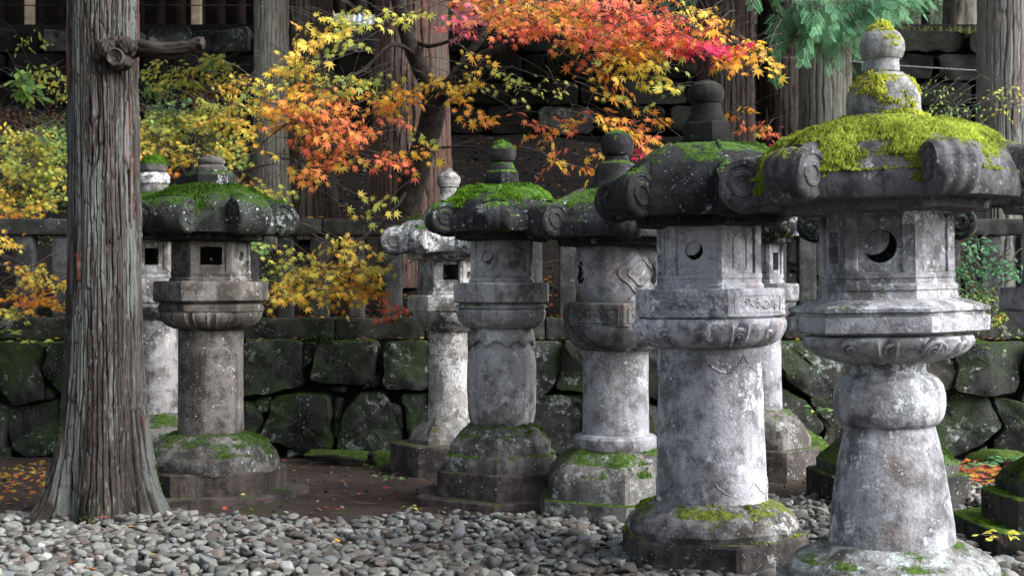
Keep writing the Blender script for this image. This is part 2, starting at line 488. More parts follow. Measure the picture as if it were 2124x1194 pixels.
while x < 5.4:
    w = rg.uniform(1.5, 2.1)
    part('rail', worn_box((x + w / 2, FENCE_Y, 1.916), (w / 2 - .004, .11, .069), 400 + i, .008, 3, .014), M_RAIL, fence, 40)
    x += w; i += 1

# upper terrace wall: rough squared stones
upper = empty('terrace_wall', (0, UP_Y, 3.0), 'dark weathered stone terrace wall high on the slope behind the cedars', 'wall')
part('wall_core', box((0, UP_Y + .3, 3.6), (13, .2, 1.0)), M_CORE, upper)
rg = random.Random(21)
z = 2.9; row = 0
heights = [.34, .36, .30, .33, .30]
for hgt in heights:
    x = -8.2 - rg.uniform(0, .4)
    while x < 8.2:
        w = rg.uniform(.42, .95); j = lambda s=.03: rg.uniform(-s, s)
        top = row == len(heights) - 1
        pts = [(x + .01 + j(.02), z + j(.02)), (x + w - .01 + j(.02), z + j(.02)), (x + w - .012, z + hgt / 2), (x + w - .01 + j(.03), z + hgt - .012 + (j(.06) if top else 0)), (x + w * .5, z + hgt - .01 + j(.02)), (x + .012 + j(.03), z + hgt - .012 + (j(.06) if top else 0))]
        sid += 1
        m = M_UPSTONE[2] if ((row == 1 and -1.2 < x < .8 and rg.random() < .5) or (top and x < -1.5 and rg.random() < .7)) else M_UPSTONE[rg.randrange(2)]
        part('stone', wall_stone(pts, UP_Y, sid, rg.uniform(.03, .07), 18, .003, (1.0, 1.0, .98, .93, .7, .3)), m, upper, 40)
        x += w
    z += hgt; row += 1

# ------------------------------------------------------------------ gravel bed
def gravel_edge(x):
    return 8.72 + .10 * np.sin(x * 2.1 + 1) + .05 * np.sin(x * 7) + np.clip((x - 1.0) / .6, 0, 1) * (.55 + .5 * np.clip((x - 1.9) / .8, 0, 1)) - .25 * np.exp(-((x - .3) / .5) ** 2)
gbed = part('gravel_bed', sheet(-7, 7, 3.0, 8.9, 60, 40, lambda x, y: np.where(y < gravel_edge(x) - .1, -.022, -.09)), M_BED, sharp=None); gbed['kind'] = 'structure'
def pebble_shape(seed, nu=12, nv=8):
    r = np.random.default_rng(seed)
    th = np.linspace(0, 2 * np.pi, nu, endpoint=False); ph = np.linspace(0, np.pi, nv + 1)[1:-1]
    T, Pp = np.meshgrid(th, ph)
    e = r.uniform(.72, .95)
    sg = lambda a: np.sign(a) * np.abs(a) ** e
    D = np.stack([sg(np.cos(T)) * np.sin(Pp) ** .85, sg(np.sin(T)) * np.sin(Pp) ** .85, np.cos(Pp)], -1)
    V, Fc = loft(D[::-1], True, False, False)
    V = np.vstack([V, [[0, 0, -1], [0, 0, 1]]]); n = nu; m = nv - 1; b = (m - 1) * n; jj = np.arange(n); c0 = m * n
    Fc.append(np.concatenate([np.stack([np.full(n, c0), (jj + 1) % n, jj], -1), np.stack([np.full(n, c0 + 1), b + jj, b + (jj + 1) % n], -1)]))
    V = V * (1 + .30 * fbm(V * 1.1, seed, 3)[:, None]) + .22 * np.stack([fbm(V * .8, seed + k, 2) for k in (11, 12, 13)], -1)
    for q in range(5):
        n_ = r.normal(0, 1, 3); n_[2] *= 1.2; n_ /= np.linalg.norm(n_); d_ = r.uniform(.45, .75)
        V = V - np.maximum(0, V @ n_ - d_)[:, None] * n_ * .9
    return V, Fc
SHAPES = [pebble_shape(s) for s in range(14)]
def rot_zxy(az, ax, ay):
    cz, sz, cx, sx, cy, sy = np.cos(az), np.sin(az), np.cos(ax), np.sin(ax), np.cos(ay), np.sin(ay)
    Z = np.array([[cz, -sz, 0], [sz, cz, 0], [0, 0, 1]]); X = np.array([[1, 0, 0], [0, cx, -sx], [0, sx, cx]]); Yy = np.array([[cy, 0, sy], [0, 1, 0], [-sy, 0, cy]])
    return Z @ X @ Yy
def pebble_color(r):
    t = r.random()
    base = np.array([.175, .172, .158]) * r.uniform(.5, 1.35)
    if t < .18: base = np.array([.155, .165, .150]) * r.uniform(.7, 1.3)
    elif t < .30: base = np.array([.15, .125, .112]) * r.uniform(.6, 1.2)
    elif t < .38: base = np.array([.150, .155, .160]) * r.uniform(.7, 1.2)
    elif t < .43: base = np.array([.30, .298, .28]) * r.uniform(.8, 1.2)
    return base
peb = []
sp = .076
r_ = np.random.default_rng(5)
yy = 5.0; row = 0
while yy < 10.6:
    xx = -4.6 + (sp / 2 if row % 2 else 0)
    while xx < 4.6:
        px, py = xx + r_.uniform(-.032, .032), yy + r_.uniform(-.032, .032)
        e = gravel_edge(px) + r_.normal(0, .045)
        if py < e and abs(px) < .55 * py + .5:
            a = r_.uniform(.036, .060) * (1.25 if r_.random() < .15 else 1) * (.6 if r_.random() < .22 else 1)
            hgt = a * r_.uniform(.34, .60)
            z0 = -.012 + r_.uniform(-.012, .022) + .012 * math.sin(px * 3.1 + py * 1.7) - .012 * max(0, 1 - (e - py) / .25)
            if py > 8.95: z0 += .02
            peb.append((px, py, z0, a, a * r_.uniform(.62, .95), hgt))
            if r_.random() < .28: peb.append((px + r_.uniform(-.03, .03), py + r_.uniform(-.02, .02), z0 + .030, a * r_.uniform(.4, .9), a * r_.uniform(.35, .6), hgt * .7))
        xx += sp
    yy += sp * .86; row += 1
LANT_XY = []
def emit_pebbles():
    r = np.random.default_rng(77)
    # the ones that show largest: nearest to the camera and inside the frame
    def score(p):
        u = CU + p[0] / p[1] * FPX; v = CV + (EYE - p[2]) / p[1] * FPX
        return p[3] / p[1] if (0 < u < 1290 or 1660 < u < 1720 or 2000 < u < 2120) and v < 1192 else -1
    order = sorted(range(len(peb)), key=lambda i: -score(peb[i]))
    single = set(order[:300])
    cols_mesh = []
    for k in range(24):
        V, Fc = SHAPES[k % 14]
        c = pebble_color(r)
        me = new_mesh('pebble', V, Fc, np.tile(c, (len(V), 1))); me.materials.append(M_PEBBLE); cols_mesh.append(me)
    Vs, Fq, Ft, Cs, n = [], [], [], [], 0
    for i, p in enumerate(peb):
        Rm = rot_zxy(r.uniform(0, 6.28), r.normal(0, .22), r.normal(0, .22))
        if i in single:
            o = bpy.data.objects.new('pebble', cols_mesh[r.integers(24)]); SC.collection.objects.link(o); o.parent = gbed
            M4 = Matrix.Translation(p[:3]) @ Matrix(Rm.tolist()).to_4x4() @ Matrix.Diagonal((p[3], p[4], p[5], 1))
            o.matrix_basis = M4
        else:
            V, Fc = SHAPES[r.integers(14)]
            Vs.append((V * np.array(p[3:6])) @ Rm.T + np.array(p[:3])); Fq.append(Fc[0] + n); Ft.append(Fc[1] + n); n += len(V)
            Cs.append(np.tile(pebble_color(r), (len(V), 1)))
    me = new_mesh('pebbles', np.concatenate(Vs), [np.concatenate(Fq), np.concatenate(Ft)], np.concatenate(Cs))
    o = link('pebbles', me, M_PEBBLE, gbed); o['kind'] = 'stuff'
emit_pebbles()

# ------------------------------------------------------------------ lantern construction
SEG = 72
def poly_r(theta, ang, chamfer=.985):
    t = np.mod(theta - ang, np.pi / 3) - np.pi / 6
    return np.minimum(math.cos(math.pi / 6) / np.cos(t), chamfer)
def ring_dirs(ang, seg=SEG):
    th = ang + np.arange(seg) * 2 * np.pi / seg
    return th, np.stack([np.sin(th), -np.cos(th), np.zeros(seg)], -1)
def refine(profile, ds):
    out = [profile[0]]
    for a, b in zip(profile[:-1], profile[1:]):
        L = math.hypot(b[0] - a[0], b[1] - a[1]); n = max(1, int(L / ds))
        for k in range(1, n + 1):
            t = k / n; out.append((a[0] + (b[0] - a[0]) * t, a[1] + (b[1] - a[1]) * t))
    return out
def lathe(profile, ang=0, hexa=False, amp=.004, seed=0, freq=7, ds=.035, seg=SEG, petal=None, chamfer=.985, cap=(True, True)):
    prof = refine(profile, ds)
    th, D = ring_dirs(ang, seg)
    rho = poly_r(th, ang, chamfer) if hexa else np.ones(seg)
    R = []
    for r, z in prof:
        q = D * (r * rho)[:, None]; q[:, 2] = z
        R.append(q)
    R = np.array(R)
    if petal: R = petal(R, th, prof)
    nz = fbm(R * freq + seed * 5.7, seed, 4)
    nz2 = fbm(R * freq + seed * 3.1 + 40, seed + 9, 4)
    rad = np.linalg.norm(R[..., :2], axis=-1)
    w = np.clip(rad / .05, 0, 1)
    R = R + D[None] * (amp * nz * w)[..., None]
    R[..., 2] += amp * .7 * nz2
    V, Fc = loft(R, True, *cap)
    return V, [f[:, ::-1] for f in Fc] if prof[0][1] > prof[-1][1] else Fc

def orient(MB):
    return MB

def face_panel(w, h, inset, rec, hole, thick=.05):
    """one hexagon face in local (x, depth, z): stile frame, recessed panel, optional opening.
    hole: None or (cx, cz, func(angle)->radius)."""
    x0, x1, z0, z1 = -w / 2, w / 2, 0, h
    i0, i1, j0, j1 = x0 + inset[0], x1 - inset[0], z0 + inset[1], z1 - inset[2]
    cx, cz, fr = hole[:3] if hole else (0, h / 2, None)
    angs = list(np.linspace(0, 2 * np.pi, 40, endpoint=False))
    for (a, b, c, d) in ((x0, x1, z0, z1), (i0, i1, j0, j1)):
        for X in (a, b):
            for Z in (c, d): angs.append(math.atan2(Z - cz, X - cx) % (2 * np.pi))
    if hole and len(hole) > 3:
        angs += [a % (2 * np.pi) for a in hole[3]]
    angs = np.array(sorted(set(np.round(angs, 6))))
    def hit(a, b, c, d):
        out = []
        for t in angs:
            dx, dz = math.cos(t), math.sin(t); s = 1e9
            if dx > 1e-9: s = min(s, (b - cx) / dx)
            if dx < -1e-9: s = min(s, (a - cx) / dx)
            if dz > 1e-9: s = min(s, (d - cz) / dz)
            if dz < -1e-9: s = min(s, (c - cz) / dz)
            out.append((cx + dx * s, cz + dz * s))
        return np.array(out)
    A, B = hit(x0, x1, z0, z1), hit(i0, i1, j0, j1)
    P = lambda q, d: np.stack([q[:, 0], np.full(len(q), d), q[:, 1]], -1)
    cc = np.array([(i0 + i1) / 2, (j0 + j1) / 2])
    B2 = cc + (B - cc) * .97
    rings = [P(A, 0), P(B, 0), P(B2, rec)]
    if fr is not None:
        Hh = np.array([(cx + math.cos(t) * fr(t), cz + math.sin(t) * fr(t)) for t in angs])
        rings += [P(Hh, rec), P(cx * 0 + Hh, rec + thick)]
        return loft(np.array(rings), True)
    rings += [P(np.array([cx, cz]) + (B2 - np.array([cx, cz])) * .4, rec)]
    return loft(np.array(rings), True, False, True)

def circle_hole(r): return lambda t: r
def square_hole(a, b):
    return lambda t: min(a / max(abs(math.cos(t)), 1e-6), b / max(abs(math.sin(t)), 1e-6))

def firebox(parent, mat, R, z0, z1, ang, faces, stile=.16):
    """hollow hexagonal light chamber; faces: dict face index -> hole spec"""
    ap = R * math.cos(math.pi / 6); w = R; h = z1 - z0
    mbs = []
    for k in range(6):
        a = ang + (k + .5) * math.pi / 3
        spec = faces.get(k)
        hole = None; disc = None
        if spec:
            if spec[0] == 'circle': hole = (spec[1] * w, h * spec[2], circle_hole(spec[3] * w))
            elif spec[0] == 'crescent':
                r = spec[3] * w; hole = (spec[1] * w, h * spec[2], circle_hole(r)); disc = (spec[1] * w - .46 * r, h * spec[2] + .50 * r, r * 1.0)
            elif spec[0] == 'square':
                A, B = spec[3] * w, spec[4] * h; c = math.atan2(B, A)
                hole = (spec[1] * w, h * spec[2], square_hole(A, B), [c, math.pi - c, math.pi + c, -c])
        V, Fc = face_panel(w - .002, h, (w * stile, h * .17, h * .08), .012, hole)
        mats = [(V, Fc)]
        if disc:
            t = np.linspace(0, 2 * np.pi, 28, endpoint=False)
            ring = np.stack([disc[0] + disc[2] * np.cos(t), np.full(28, .030), disc[1] + disc[2] * np.sin(t)], -1)
            mats.append(loft(np.array([ring + [0, .03, 0], ring, (ring - ring.mean(0)) * .5 + ring.mean(0)]), True, False, True))
        for V, Fc in mats:
            e_t = np.array([math.cos(a), math.sin(a), 0]); e_r = np.array([math.sin(a), -math.cos(a), 0])
            W = V[:, :1] * e_t + (ap - V[:, 1:2]) * e_r + (V[:, 2:3] + z0) * np.array([0, 0, 1])
            mbs.append((W, Fc))
    o = part('light_chamber', join(*mbs), mat, parent, 30, world_space=False)
    # mouldings
    part('chamber_sill', lathe([(R * .9, z0 - .002), (R * 1.06, z0 - .002), (R * 1.06, z0 + h * .045), (R * 1.015, z0 + h * .075), (R * .9, z0 + h * .08)], ang, True, .002, 3, cap=(False, False)), mat, parent, 30, world_space=False)
    part('chamber_band', lathe([(R * .95, z0 + h * .135), (R * 1.025, z0 + h * .14), (R * 1.025, z0 + h * .20), (R * .95, z0 + h * .21)], ang, True, .002, 4, cap=(False, False)), mat, parent, 30, world_space=False)
    part('chamber_head', lathe([(R * .9, z1 - h * .10), (R * 1.03, z1 - h * .09), (R * 1.10, z1 - h * .02), (R * 1.13, z1 + .004), (.02, z1 + .004)], ang, True, .002, 5, cap=(False, True)), mat, parent, 30, world_space=False)
    return o

def cap_profile(R, zb, zt, neck):
    H = zt - zb
    return [(neck, zt), (R * .42, zt - .02 * H), (R * .57, zt - .08 * H), (R * .71, zt - .19 * H), (R * .82, zt - .34 * H), (R * .895, zt - .53 * H), (R * .93, zt - .68 * H), (R * .94, zt - .70 * H), (R * .945, zb + .02), (R * .93, zb), (R * .74, zb - .004), (R * .72, zb - .045), (R * .5, zb - .055), (.02, zb - .055)]

def scroll(R, zc, r, w, a, seed, lobe=.02):
    """fern-head curl at a roof corner, axis tangential"""
    e_r = np.array([math.sin(a), -math.cos(a), 0]); e_t = np.array([math.cos(a), math.sin(a), 0]); ez = np.array([0, 0, 1.0])
    hw = w / 2
    prof = [(-hw + .004, .02), (-hw + .004, .24), (-hw - .003, .28), (-hw - .003, .40), (-hw + .004, .44), (-hw + .005, .58), (-hw - .001, .62), (-hw, .76), (-hw + .008, .86), (-hw + .022, .94)]
    n = 15
    for i in range(n):
        q = -1 + 2 * i / (n - 1); x = q * (hw - .032)
        prof.append((x, .985 + lobe * math.cos(q * math.pi * 2) - .05 * q * q))
    prof += [(-x, q) for x, q in prof[:10][::-1]]
    m = 32
    psi = np.linspace(0, 2 * np.pi, m, endpoint=False)
    rings = []
    for s, q in prof:
        spir = (1 + .18 * np.sin(psi * .5 + .6) * (1 if q < .86 else 0)) if .1 < q < .86 else np.ones(m)
        rr = r * q * spir
        rings.append(np.array([R * e_r + s * e_t + zc * ez + x * (np.cos(p) * e_r + np.sin(p) * 1.06 * ez) for x, p in zip(rr, psi)]))
    V, Fc = loft(np.array(rings), True, True, True)
    V = V + (.016 * fbm(V * 7 + seed, seed, 4))[:, None] * e_r + (.012 * fbm(V * 8 + seed + 9, seed + 1, 3))[:, None] * ez
    return V, Fc

def ridge(R, r_s, w, a, prof, zc, r):
    """raised rib from the dome to the curl"""
    e_r = np.array([math.sin(a), -math.cos(a), 0]); e_t = np.array([math.cos(a), math.sin(a), 0]); ez = np.array([0, 0, 1.0])
    pr = sorted([(p[0], p[1]) for p in prof[:8]])
    xs, zs = [p[0] for p in pr], [p[1] for p in pr]
    rings = []
    for t in np.linspace(0, 1, 9):
        rad = R * .45 + (r_s - R * .45) * t
        zz = float(np.interp(rad, xs, zs)) * (1 - t ** 1.5) + (zc + r * .86) * t ** 1.5
        hw = (.25 + .75 * t) * w * .46; hh = .010 + .022 * t
        ph = np.linspace(0, np.pi, 9)
        top = np.array([rad * e_r + hw * np.cos(p) * e_t + (zz - .05 + (hh + .05) * np.sin(p) ** .6) * ez for p in ph])
        bot = np.array([rad * e_r + hw * s * e_t + (zz - .14) * ez for s in (-1, 1)])
        rings.append(np.vstack([top, bot]))
    return loft(np.array(rings), True, True, True)

def sample_surface(V, Fc, n, rng):
    tris = []
    for f in Fc:
        if f.shape[1] == 3: tris.append(f)
        else: tris += [f[:, [0, 1, 2]], f[:, [0, 2, 3]]]
    T = np.concatenate(tris); A, B, C = V[T[:, 0]], V[T[:, 1]], V[T[:, 2]]
    N = np.cross(B - A, C - A); ar = np.linalg.norm(N, axis=1); N = N / (ar[:, None] + 1e-12)
    i = rng.choice(len(T), n, p=ar / ar.sum()); u, v = rng.random(n), rng.random(n); k = u + v > 1; u[k] = 1 - u[k]; v[k] = 1 - v[k]
    return A[i] + (B - A)[i] * u[:, None] + (C - A)[i] * v[:, None], N[i]

def moss_mesh(MB, n, seed, th, up, ca, cb, size=.010, spread=3.4, zlim=None):
    """tufted moss growing on a surface"""
    rng = np.random.default_rng(seed)
    P, N = sample_surface(MB[0], MB[1], n, rng)
    N = np.where(N[:, 2:3] < -.98, -N, N)
    q = fbm(P * spread + seed, seed, 5, .6) + up * N[:, 2]
    keep = (q > th)
    if zlim is not None: keep &= zlim(P)
    P, N, q = P[keep], N[keep], q[keep]
    if len(P) < 5: return None
    k = len(P)
    dens = np.clip((q - th) / .35, 0, 1)
    sz = size * rng.uniform(.6, 1.5, k) * (.5 + .8 * dens)
    G = N * .6 + np.array([0, 0, .7]) + rng.normal(0, .35, (k, 3)); G /= np.linalg.norm(G, axis=1)[:, None]
    X = np.cross(G, rng.normal(0, 1, (k, 3))); X /= np.linalg.norm(X, axis=1)[:, None]; Yv = np.cross(G, X)
    P0 = P - N * .004 + N * (.012 * dens * (1 + fbm(P * 28, seed + 2, 2)))[:, None]
    base = [P0 + sz[:, None] * (X * math.cos(a) + Yv * math.sin(a)) * .75 for a in (0, 2.09, 4.19)]
    tip = P0 + G * (sz * 1.5)[:, None]
    V = np.stack(base + [tip], 1).reshape(-1, 3); i = np.arange(k)[:, None] * 4
    Fc = np.concatenate([i + np.array([[0, 1, 3]]), i + np.array([[1, 2, 3]]), i + np.array([[2, 0, 3]])])
    t = np.clip(.5 + .9 * fbm(P * 7, seed + 5, 3) + rng.normal(0, .16, k), 0, 1)[:, None]
    col = np.array(ca) * (1 - t) + np.array(cb) * t
    return V, [Fc], np.repeat(col, 4, 0)

YMAP = {5.84: 6.2, 6.90: 7.27, 8.50: 8.85, 8.92: 9.40, 9.15: 9.55, 10.5: 10.9, 10.3: 10.5, 8.9: 9.26, 7.2: 7.7}
def build_lantern(name, label, u0, Y, ang_deg, spec, mats, lean=0.0, group='stone lanterns lined up along the gravel'):
    kY = YMAP[Y] / Y; Y = YMAP[Y]
    s = FPX / Y
    x0 = (u0 - CU) / s
    root = empty(name, (x0, Y, 0), label, 'lantern', group)
    root.rotation_euler = (0, math.radians(lean), 0)
    ang = math.radians(ang_deg)
    Z = lambda v, rad=0.0: EYE - (v - CV) / FPX * (Y - .85 * rad)   # height of a front edge seen at v
    r = lambda hw: hw / s
    seed = int(u0)
    MBs = {}
    for pi, (pname, kind, prof, mk, amp) in enumerate(spec['parts']):
        rmax = max(hw for _, hw in prof)
        pr = [(r(hw) / (.965 if kind == 'hex' else 1), Z(v, r(max(hw, .8 * rmax)))) for v, hw in prof]
        pt = spec.get('petal', {}).get(pname)
        mb = lathe(pr, ang, kind == 'hex', amp, seed + pi, spec.get('freq', 6), .012 if pt else .03, 180 if pt else (SEG if kind == 'hex' else 64), petals(*pt) if pt else None)
        part(pname, mb, mats[mk], root, 32, world_space=False)
        MBs[pname] = mb
    fb = spec.get('firebox')
    if fb:
        firebox(root, mats[fb.get('mat', 'body')], r(fb['hw']) / .965, Z(fb['v0'], r(fb['hw'])), Z(fb['v1'], r(fb['hw'])), ang, fb['faces'], fb.get('stile', .16))
    c = spec['cap']
    R = c['R'] * kY; zb, zt = Z(c['v0'], R), Z(c['v1'], R * .45)
    pr = cap_profile(R, zb, zt, c.get('neck', .1) * kY)
    capmb = lathe(pr, ang, True, .010, seed + 50, 5, .03, 96, None, .93, (False, False))
    rs, w = c.get('rs', .125) * .93 * kY, c.get('w', .17) * kY
    allmb = [capmb]
    cap = part('roof', capmb, mats['cap'], root, 40, world_space=False)
    zc = zb + rs * .86; lobe = c.get('lobe', .014)
    for k in range(6):
        a = ang + k * math.pi / 3
        rsc = rs * (1 + .06 * math.sin(k * 2.3 + seed))
        sm = join(scroll(R - rs * .45, zc, rsc, w, a, seed + k, lobe), ridge(R, R - rs * .45, w, a, pr, zc, rsc))
        o = part('roof_scroll', sm, mats.get('scroll', mats['cap']), cap, 45, world_space=False)
        allmb.append(sm)
    ms = spec.get('moss')
    if ms:
        full = join(*allmb)
        tot = [moss_mesh({'roof': capmb, 'scroll': join(*allmb[1:])}.get(m.get('src'), full), m['n'], m.get('seed', seed), m['th'], m['up'], m['ca'], m['cb'], m.get('size', .01), m.get('spread', 3.4), m.get('zlim')) for m in ms if m.get('on') is None]
        for m in ms:
            if m.get('on'): tot.append(moss_mesh(join(*[MBs[x] for x in m['on']]), m['n'], m.get('seed', seed + 3), m['th'], m['up'], m['ca'], m['cb'], m.get('size', .01), m.get('spread', 3.4), m.get('zlim')))
        tot = [t for t in tot if t]
        if tot:
            V, Fc = join(*[(t[0], t[1]) for t in tot]); C = np.concatenate([t[2] for t in tot])
            o = part('moss', (V, Fc), M_MOSS, root, None, C, False, smooth=False); o['kind'] = 'stuff'
    return root, Z, r, s, ang

YEL_A, YEL_B = (.065, .095, .012), (.34, .41, .055)
GRN_A, GRN_B = (.030, .075, .006), (.10, .22, .015)
DRK_A, DRK_B = (.014, .032, .005), (.040, .075, .010)
OLV_A, OLV_B = (.05, .065, .010), (.14, .16, .03)

def petals(n, amp, f0=0.0, f1=1.0, sharp=.6):
    """lotus petals carved over the fraction f0..f1 of a band's height"""
    def f(R, th, prof):
        zs = [z for r, z in prof]; za, zb = min(zs), max(zs)
        for i, (r, z) in enumerate(prof):
            t = ((z - za) / (zb - za) - f0) / (f1 - f0)
            if 0 <= t <= 1 and r > .1:
                env = math.sin(math.pi * min(1, max(0, t * .9 + .08))) ** .6
                w = np.abs(np.cos(th * n / 2)); d = (w ** sharp - .62) * amp * env
                d += amp * .35 * env * np.exp(-((w - .55) / .10) ** 2) * (t < .8)
                k = 1 + d / max(r, .05)
                R[i, :, 0] *= k; R[i, :, 1] *= k
        return R
    return f

def L_mats(prefix, body, cap, base, **kw):
    return {'body': stone(prefix + '_body', **body), 'cap': stone(prefix + '_roof', **cap), 'base': stone(prefix + '_base', **base)}

GREY = dict(dark=(.115, .114, .120), light=(.285, .288, .315), lichen=.55, moss=.12, lcol=(.50, .50, .55), spots=.55, stain=.45, warm=(.17, .125, .10))
DCAP = dict(dark=(.010, .010, .0115), light=(.029, .029, .032), lichen=.42, moss=.62, lcol=(.34, .36, .37), spots=.6, stain=.5, warm=(.045, .04, .036), moss_a=(.020, .05, .005), moss_b=(.06, .125, .012))
BASE = dict(dark=(.050, .046, .042), light=(.15, .142, .135), lichen=.55, moss=.52, lcol=(.34, .36, .35), spots=.6, stain=.6, warm=(.09, .066, .052), moss_a=(.025, .055, .007), moss_b=(.075, .13, .016))
def v(d, **k): e = dict(d); e.update(k); return e

def cloud_curls(root, mat, ang, ZC, prof, vc, q0):
    """carved cloud curls round the band under a platform"""
    zs = [ZC(a_) for a_, b_ in prof]; rs_ = [b_ for a_, b_ in prof]
    rr = lambda z: float(np.interp(z, zs, rs_))
    for k in range(12):
        a = ang + (k + .35) * math.pi / 6
        e_t = np.array([math.cos(a), math.sin(a), 0]); e_r = np.array([math.sin(a), -math.cos(a), 0]); ez = np.array([0, 0, 1.0])
        q = q0 * (1.0 if k % 2 == 0 else .74); zc = ZC(vc); mbs = []
        t = np.linspace(-.35, np.pi + .35, 16)
        for sc in (1.0, .5):
            P = [(rr(zc + .036 * sc * q * math.sin(x)) + .004) * e_r + .050 * sc * q * math.cos(x) * e_t + (zc + .040 * sc * q * math.sin(x)) * ez for x in t]
            mbs.append(tube(P, .0125 * sc ** .5 * q * np.sin(np.linspace(.5, math.pi - .5, 16)), 7))
        P0 = rr(zc) * e_r + zc * ez
        mbs.append(tube([P0 - .010 * ez, P0 + .006 * e_r, P0 + .010 * ez], [.005, .014 * q, .005], 7))
        V, Fc = join(*mbs); V = V + .004 * np.stack([fbm(V * 22, m_, 3) for m_ in (1, 2, 3)], -1)
        part('carved_curl', (V, Fc), mat, root, 60, world_space=False)

# --- large mossy lantern, nearest
def lantern_six():
    Y = 5.84; Zq = lambda vv: EYE - (vv - CV) / FPX * (YMAP[Y] - .5)
    mats = L_mats('mossy_lantern', v(GREY, dark=(.110, .110, .116), light=(.275, .278, .298), lichen=.66, moss=.10, lcol=(.48, .51, .53)),
                  v(DCAP, dark=(.036, .034, .038), light=(.090, .087, .093), lichen=.45, moss=.35, moss_a=(.07, .09, .01), moss_b=(.2, .24, .025)), v(BASE, light=(.2, .2, .2), lichen=.75, lcol=(.36, .42, .41), moss=.2))
    mats['finial'] = stone('mossy_lantern_finial', **v(GREY, dark=(.10, .10, .10), light=(.24, .24, .24), lichen=.62, moss=.3, moss_a=OLV_A, moss_b=(.2, .24, .03)))
    spec = dict(parts=[
        ('foundation_slab', 'hex', [(1300, 235), (1228, 235), (1226, 40)], 'base', .012),
        ('pedestal', 'round', [(1228, 215), (1205, 214), (1185, 200), (1166, 172), (1150, 145), (1146, 128), (1145, 40)], 'base', .016),
        ('shaft', 'round', [(1150, 128), (1146, 129), (1100, 125.5), (1050, 119), (1000, 112), (950, 104), (910, 95), (886, 89), (880, 60)], 'body', .0055),
        ('ring_bulge', 'round', [(890, 84), (886, 97), (878, 105), (864, 111), (845, 113.5), (822, 113), (803, 109), (790, 101), (782, 90), (777, 79), (768, 76), (755, 78), (748, 82), (746, 40)], 'body', .0055),
        ('lotus_band', 'round', [(757, 60), (756, 90), (748, 118), (735, 142), (718, 160), (705, 168), (699, 168), (697, 150), (690, 150), (688, 60)], 'body', .0055),
        ('platform', 'hex', [(694, 60), (693, 186), (689, 198), (660, 200), (657, 199), (655, 190), (649, 190), (646, 200), (639, 200), (624, 160), (621, 150), (619, 60)], 'body', .0035),
        ('platform_plinth', 'hex', [(624, 60), (623, 143), (618, 141), (603, 137), (600, 136), (598, 60)], 'body', .0025),
        ('finial_base', 'round', [(250, 95), (238, 92), (232, 74), (222, 76), (195, 74), (175, 66), (155, 52), (143, 40), (140, 20)], 'finial', .010),
        ('finial_neck', 'round', [(146, 34), (140, 36), (124, 34), (119, 36), (116, 20)], 'body', .002),
        ('finial_jewel', 'round', [(122, 30), (119, 38), (113, 42), (98, 47), (82, 46), (66, 38), (55, 24), (48, 9), (44, 2)], 'finial', .007)],
        petal={'lotus_band': (12, .060, .0, .90, .5)},
        firebox=dict(hw=132, v0=600, v1=425, faces={0: None, 5: ('crescent', 0, .52, .245), 4: ('square', -.02, .52, .17, .19), 1: None}, stile=.17),
        cap=dict(R=.622, v0=402, v1=243, neck=.15, rs=.116, w=.175, lobe=.03),
        moss=[dict(n=9000, th=.52, up=.5, src='scroll', ca=(.060, .085, .010), cb=YEL_B, size=.0062, spread=5.0, zlim=lambda P: P[:, 2] > Zq(345)),
              dict(n=120000, th=.13, up=.62, src='roof', ca=(.060, .085, .010), cb=YEL_B, size=.0062, spread=6.5, zlim=lambda P: (P[:, 2] > Zq(372) + .10 * fbm(P * 6, 3, 3))),
              dict(n=16000, th=.20, up=.30, ca=OLV_A, cb=(.40, .42, .05), size=.006, spread=7, on=['finial_base', 'finial_jewel'], seed=1851)])
    root, Z, r, s, ang = build_lantern('stone_lantern', 'large stone lantern with bright yellow-green moss covering its roof and a flared shaft', 1852, Y, 9.3, spec, mats, -1.15)
    cloud_curls(root, mats['body'], ang, lambda vv: Z(vv, r(150)), [(756, r(92)), (748, r(119)), (735, r(143)), (718, r(161)), (705, r(168))], 728, 1.05)
    return root
lantern_six()

def relief_panel(rng, w, h, n):
    """raised foliage carving on a small rectangular face, local (x, out, z)"""
    mbs = []
    for q in range(2):
        xs = np.linspace(-w * .42, w * .42, 14); ph = rng.uniform(0, 6)
        mbs.append(tube(np.stack([xs, np.full(14, .001), h * .22 * np.sin(xs / w * 14 + ph)], -1), .0035, 5))
    for k in range(n):
        x, z = rng.uniform(-w * .42, w * .42), rng.uniform(-h * .36, h * .36); a = rng.uniform(0, 3.14)
        t = np.linspace(-1, 1, 6); L = rng.uniform(.010, .022)
        P = np.stack([x + L * t * math.cos(a), np.full(6, .0015), z + L * t * math.sin(a) * .7], -1)
        mbs.append(tube(P, .0055 * np.sqrt(np.clip(1.02 - t * t, .03, 1)), 5))
    return join(*mbs)
def on_face(MB, ang_face, ap, zc):
    V, Fc = MB
    e_t = np.array([math.cos(ang_face), math.sin(ang_face), 0]); e_r = np.array([math.sin(ang_face), -math.cos(ang_face), 0])
    return V[:, :1] * e_t + (ap + V[:, 1:2]) * e_r + (V[:, 2:3] + zc) * np.array([0, 0, 1.0]), Fc
def frame_strips(w, h, t=.006, d=.004):
    return join(box((0, 0, h / 2), (w / 2, d, t / 2)), box((0, 0, -h / 2), (w / 2, d, t / 2)), box((-w / 2, 0, 0), (t / 2, d, h / 2 - t)), box((w / 2, 0, 0), (t / 2, d, h / 2 - t)))
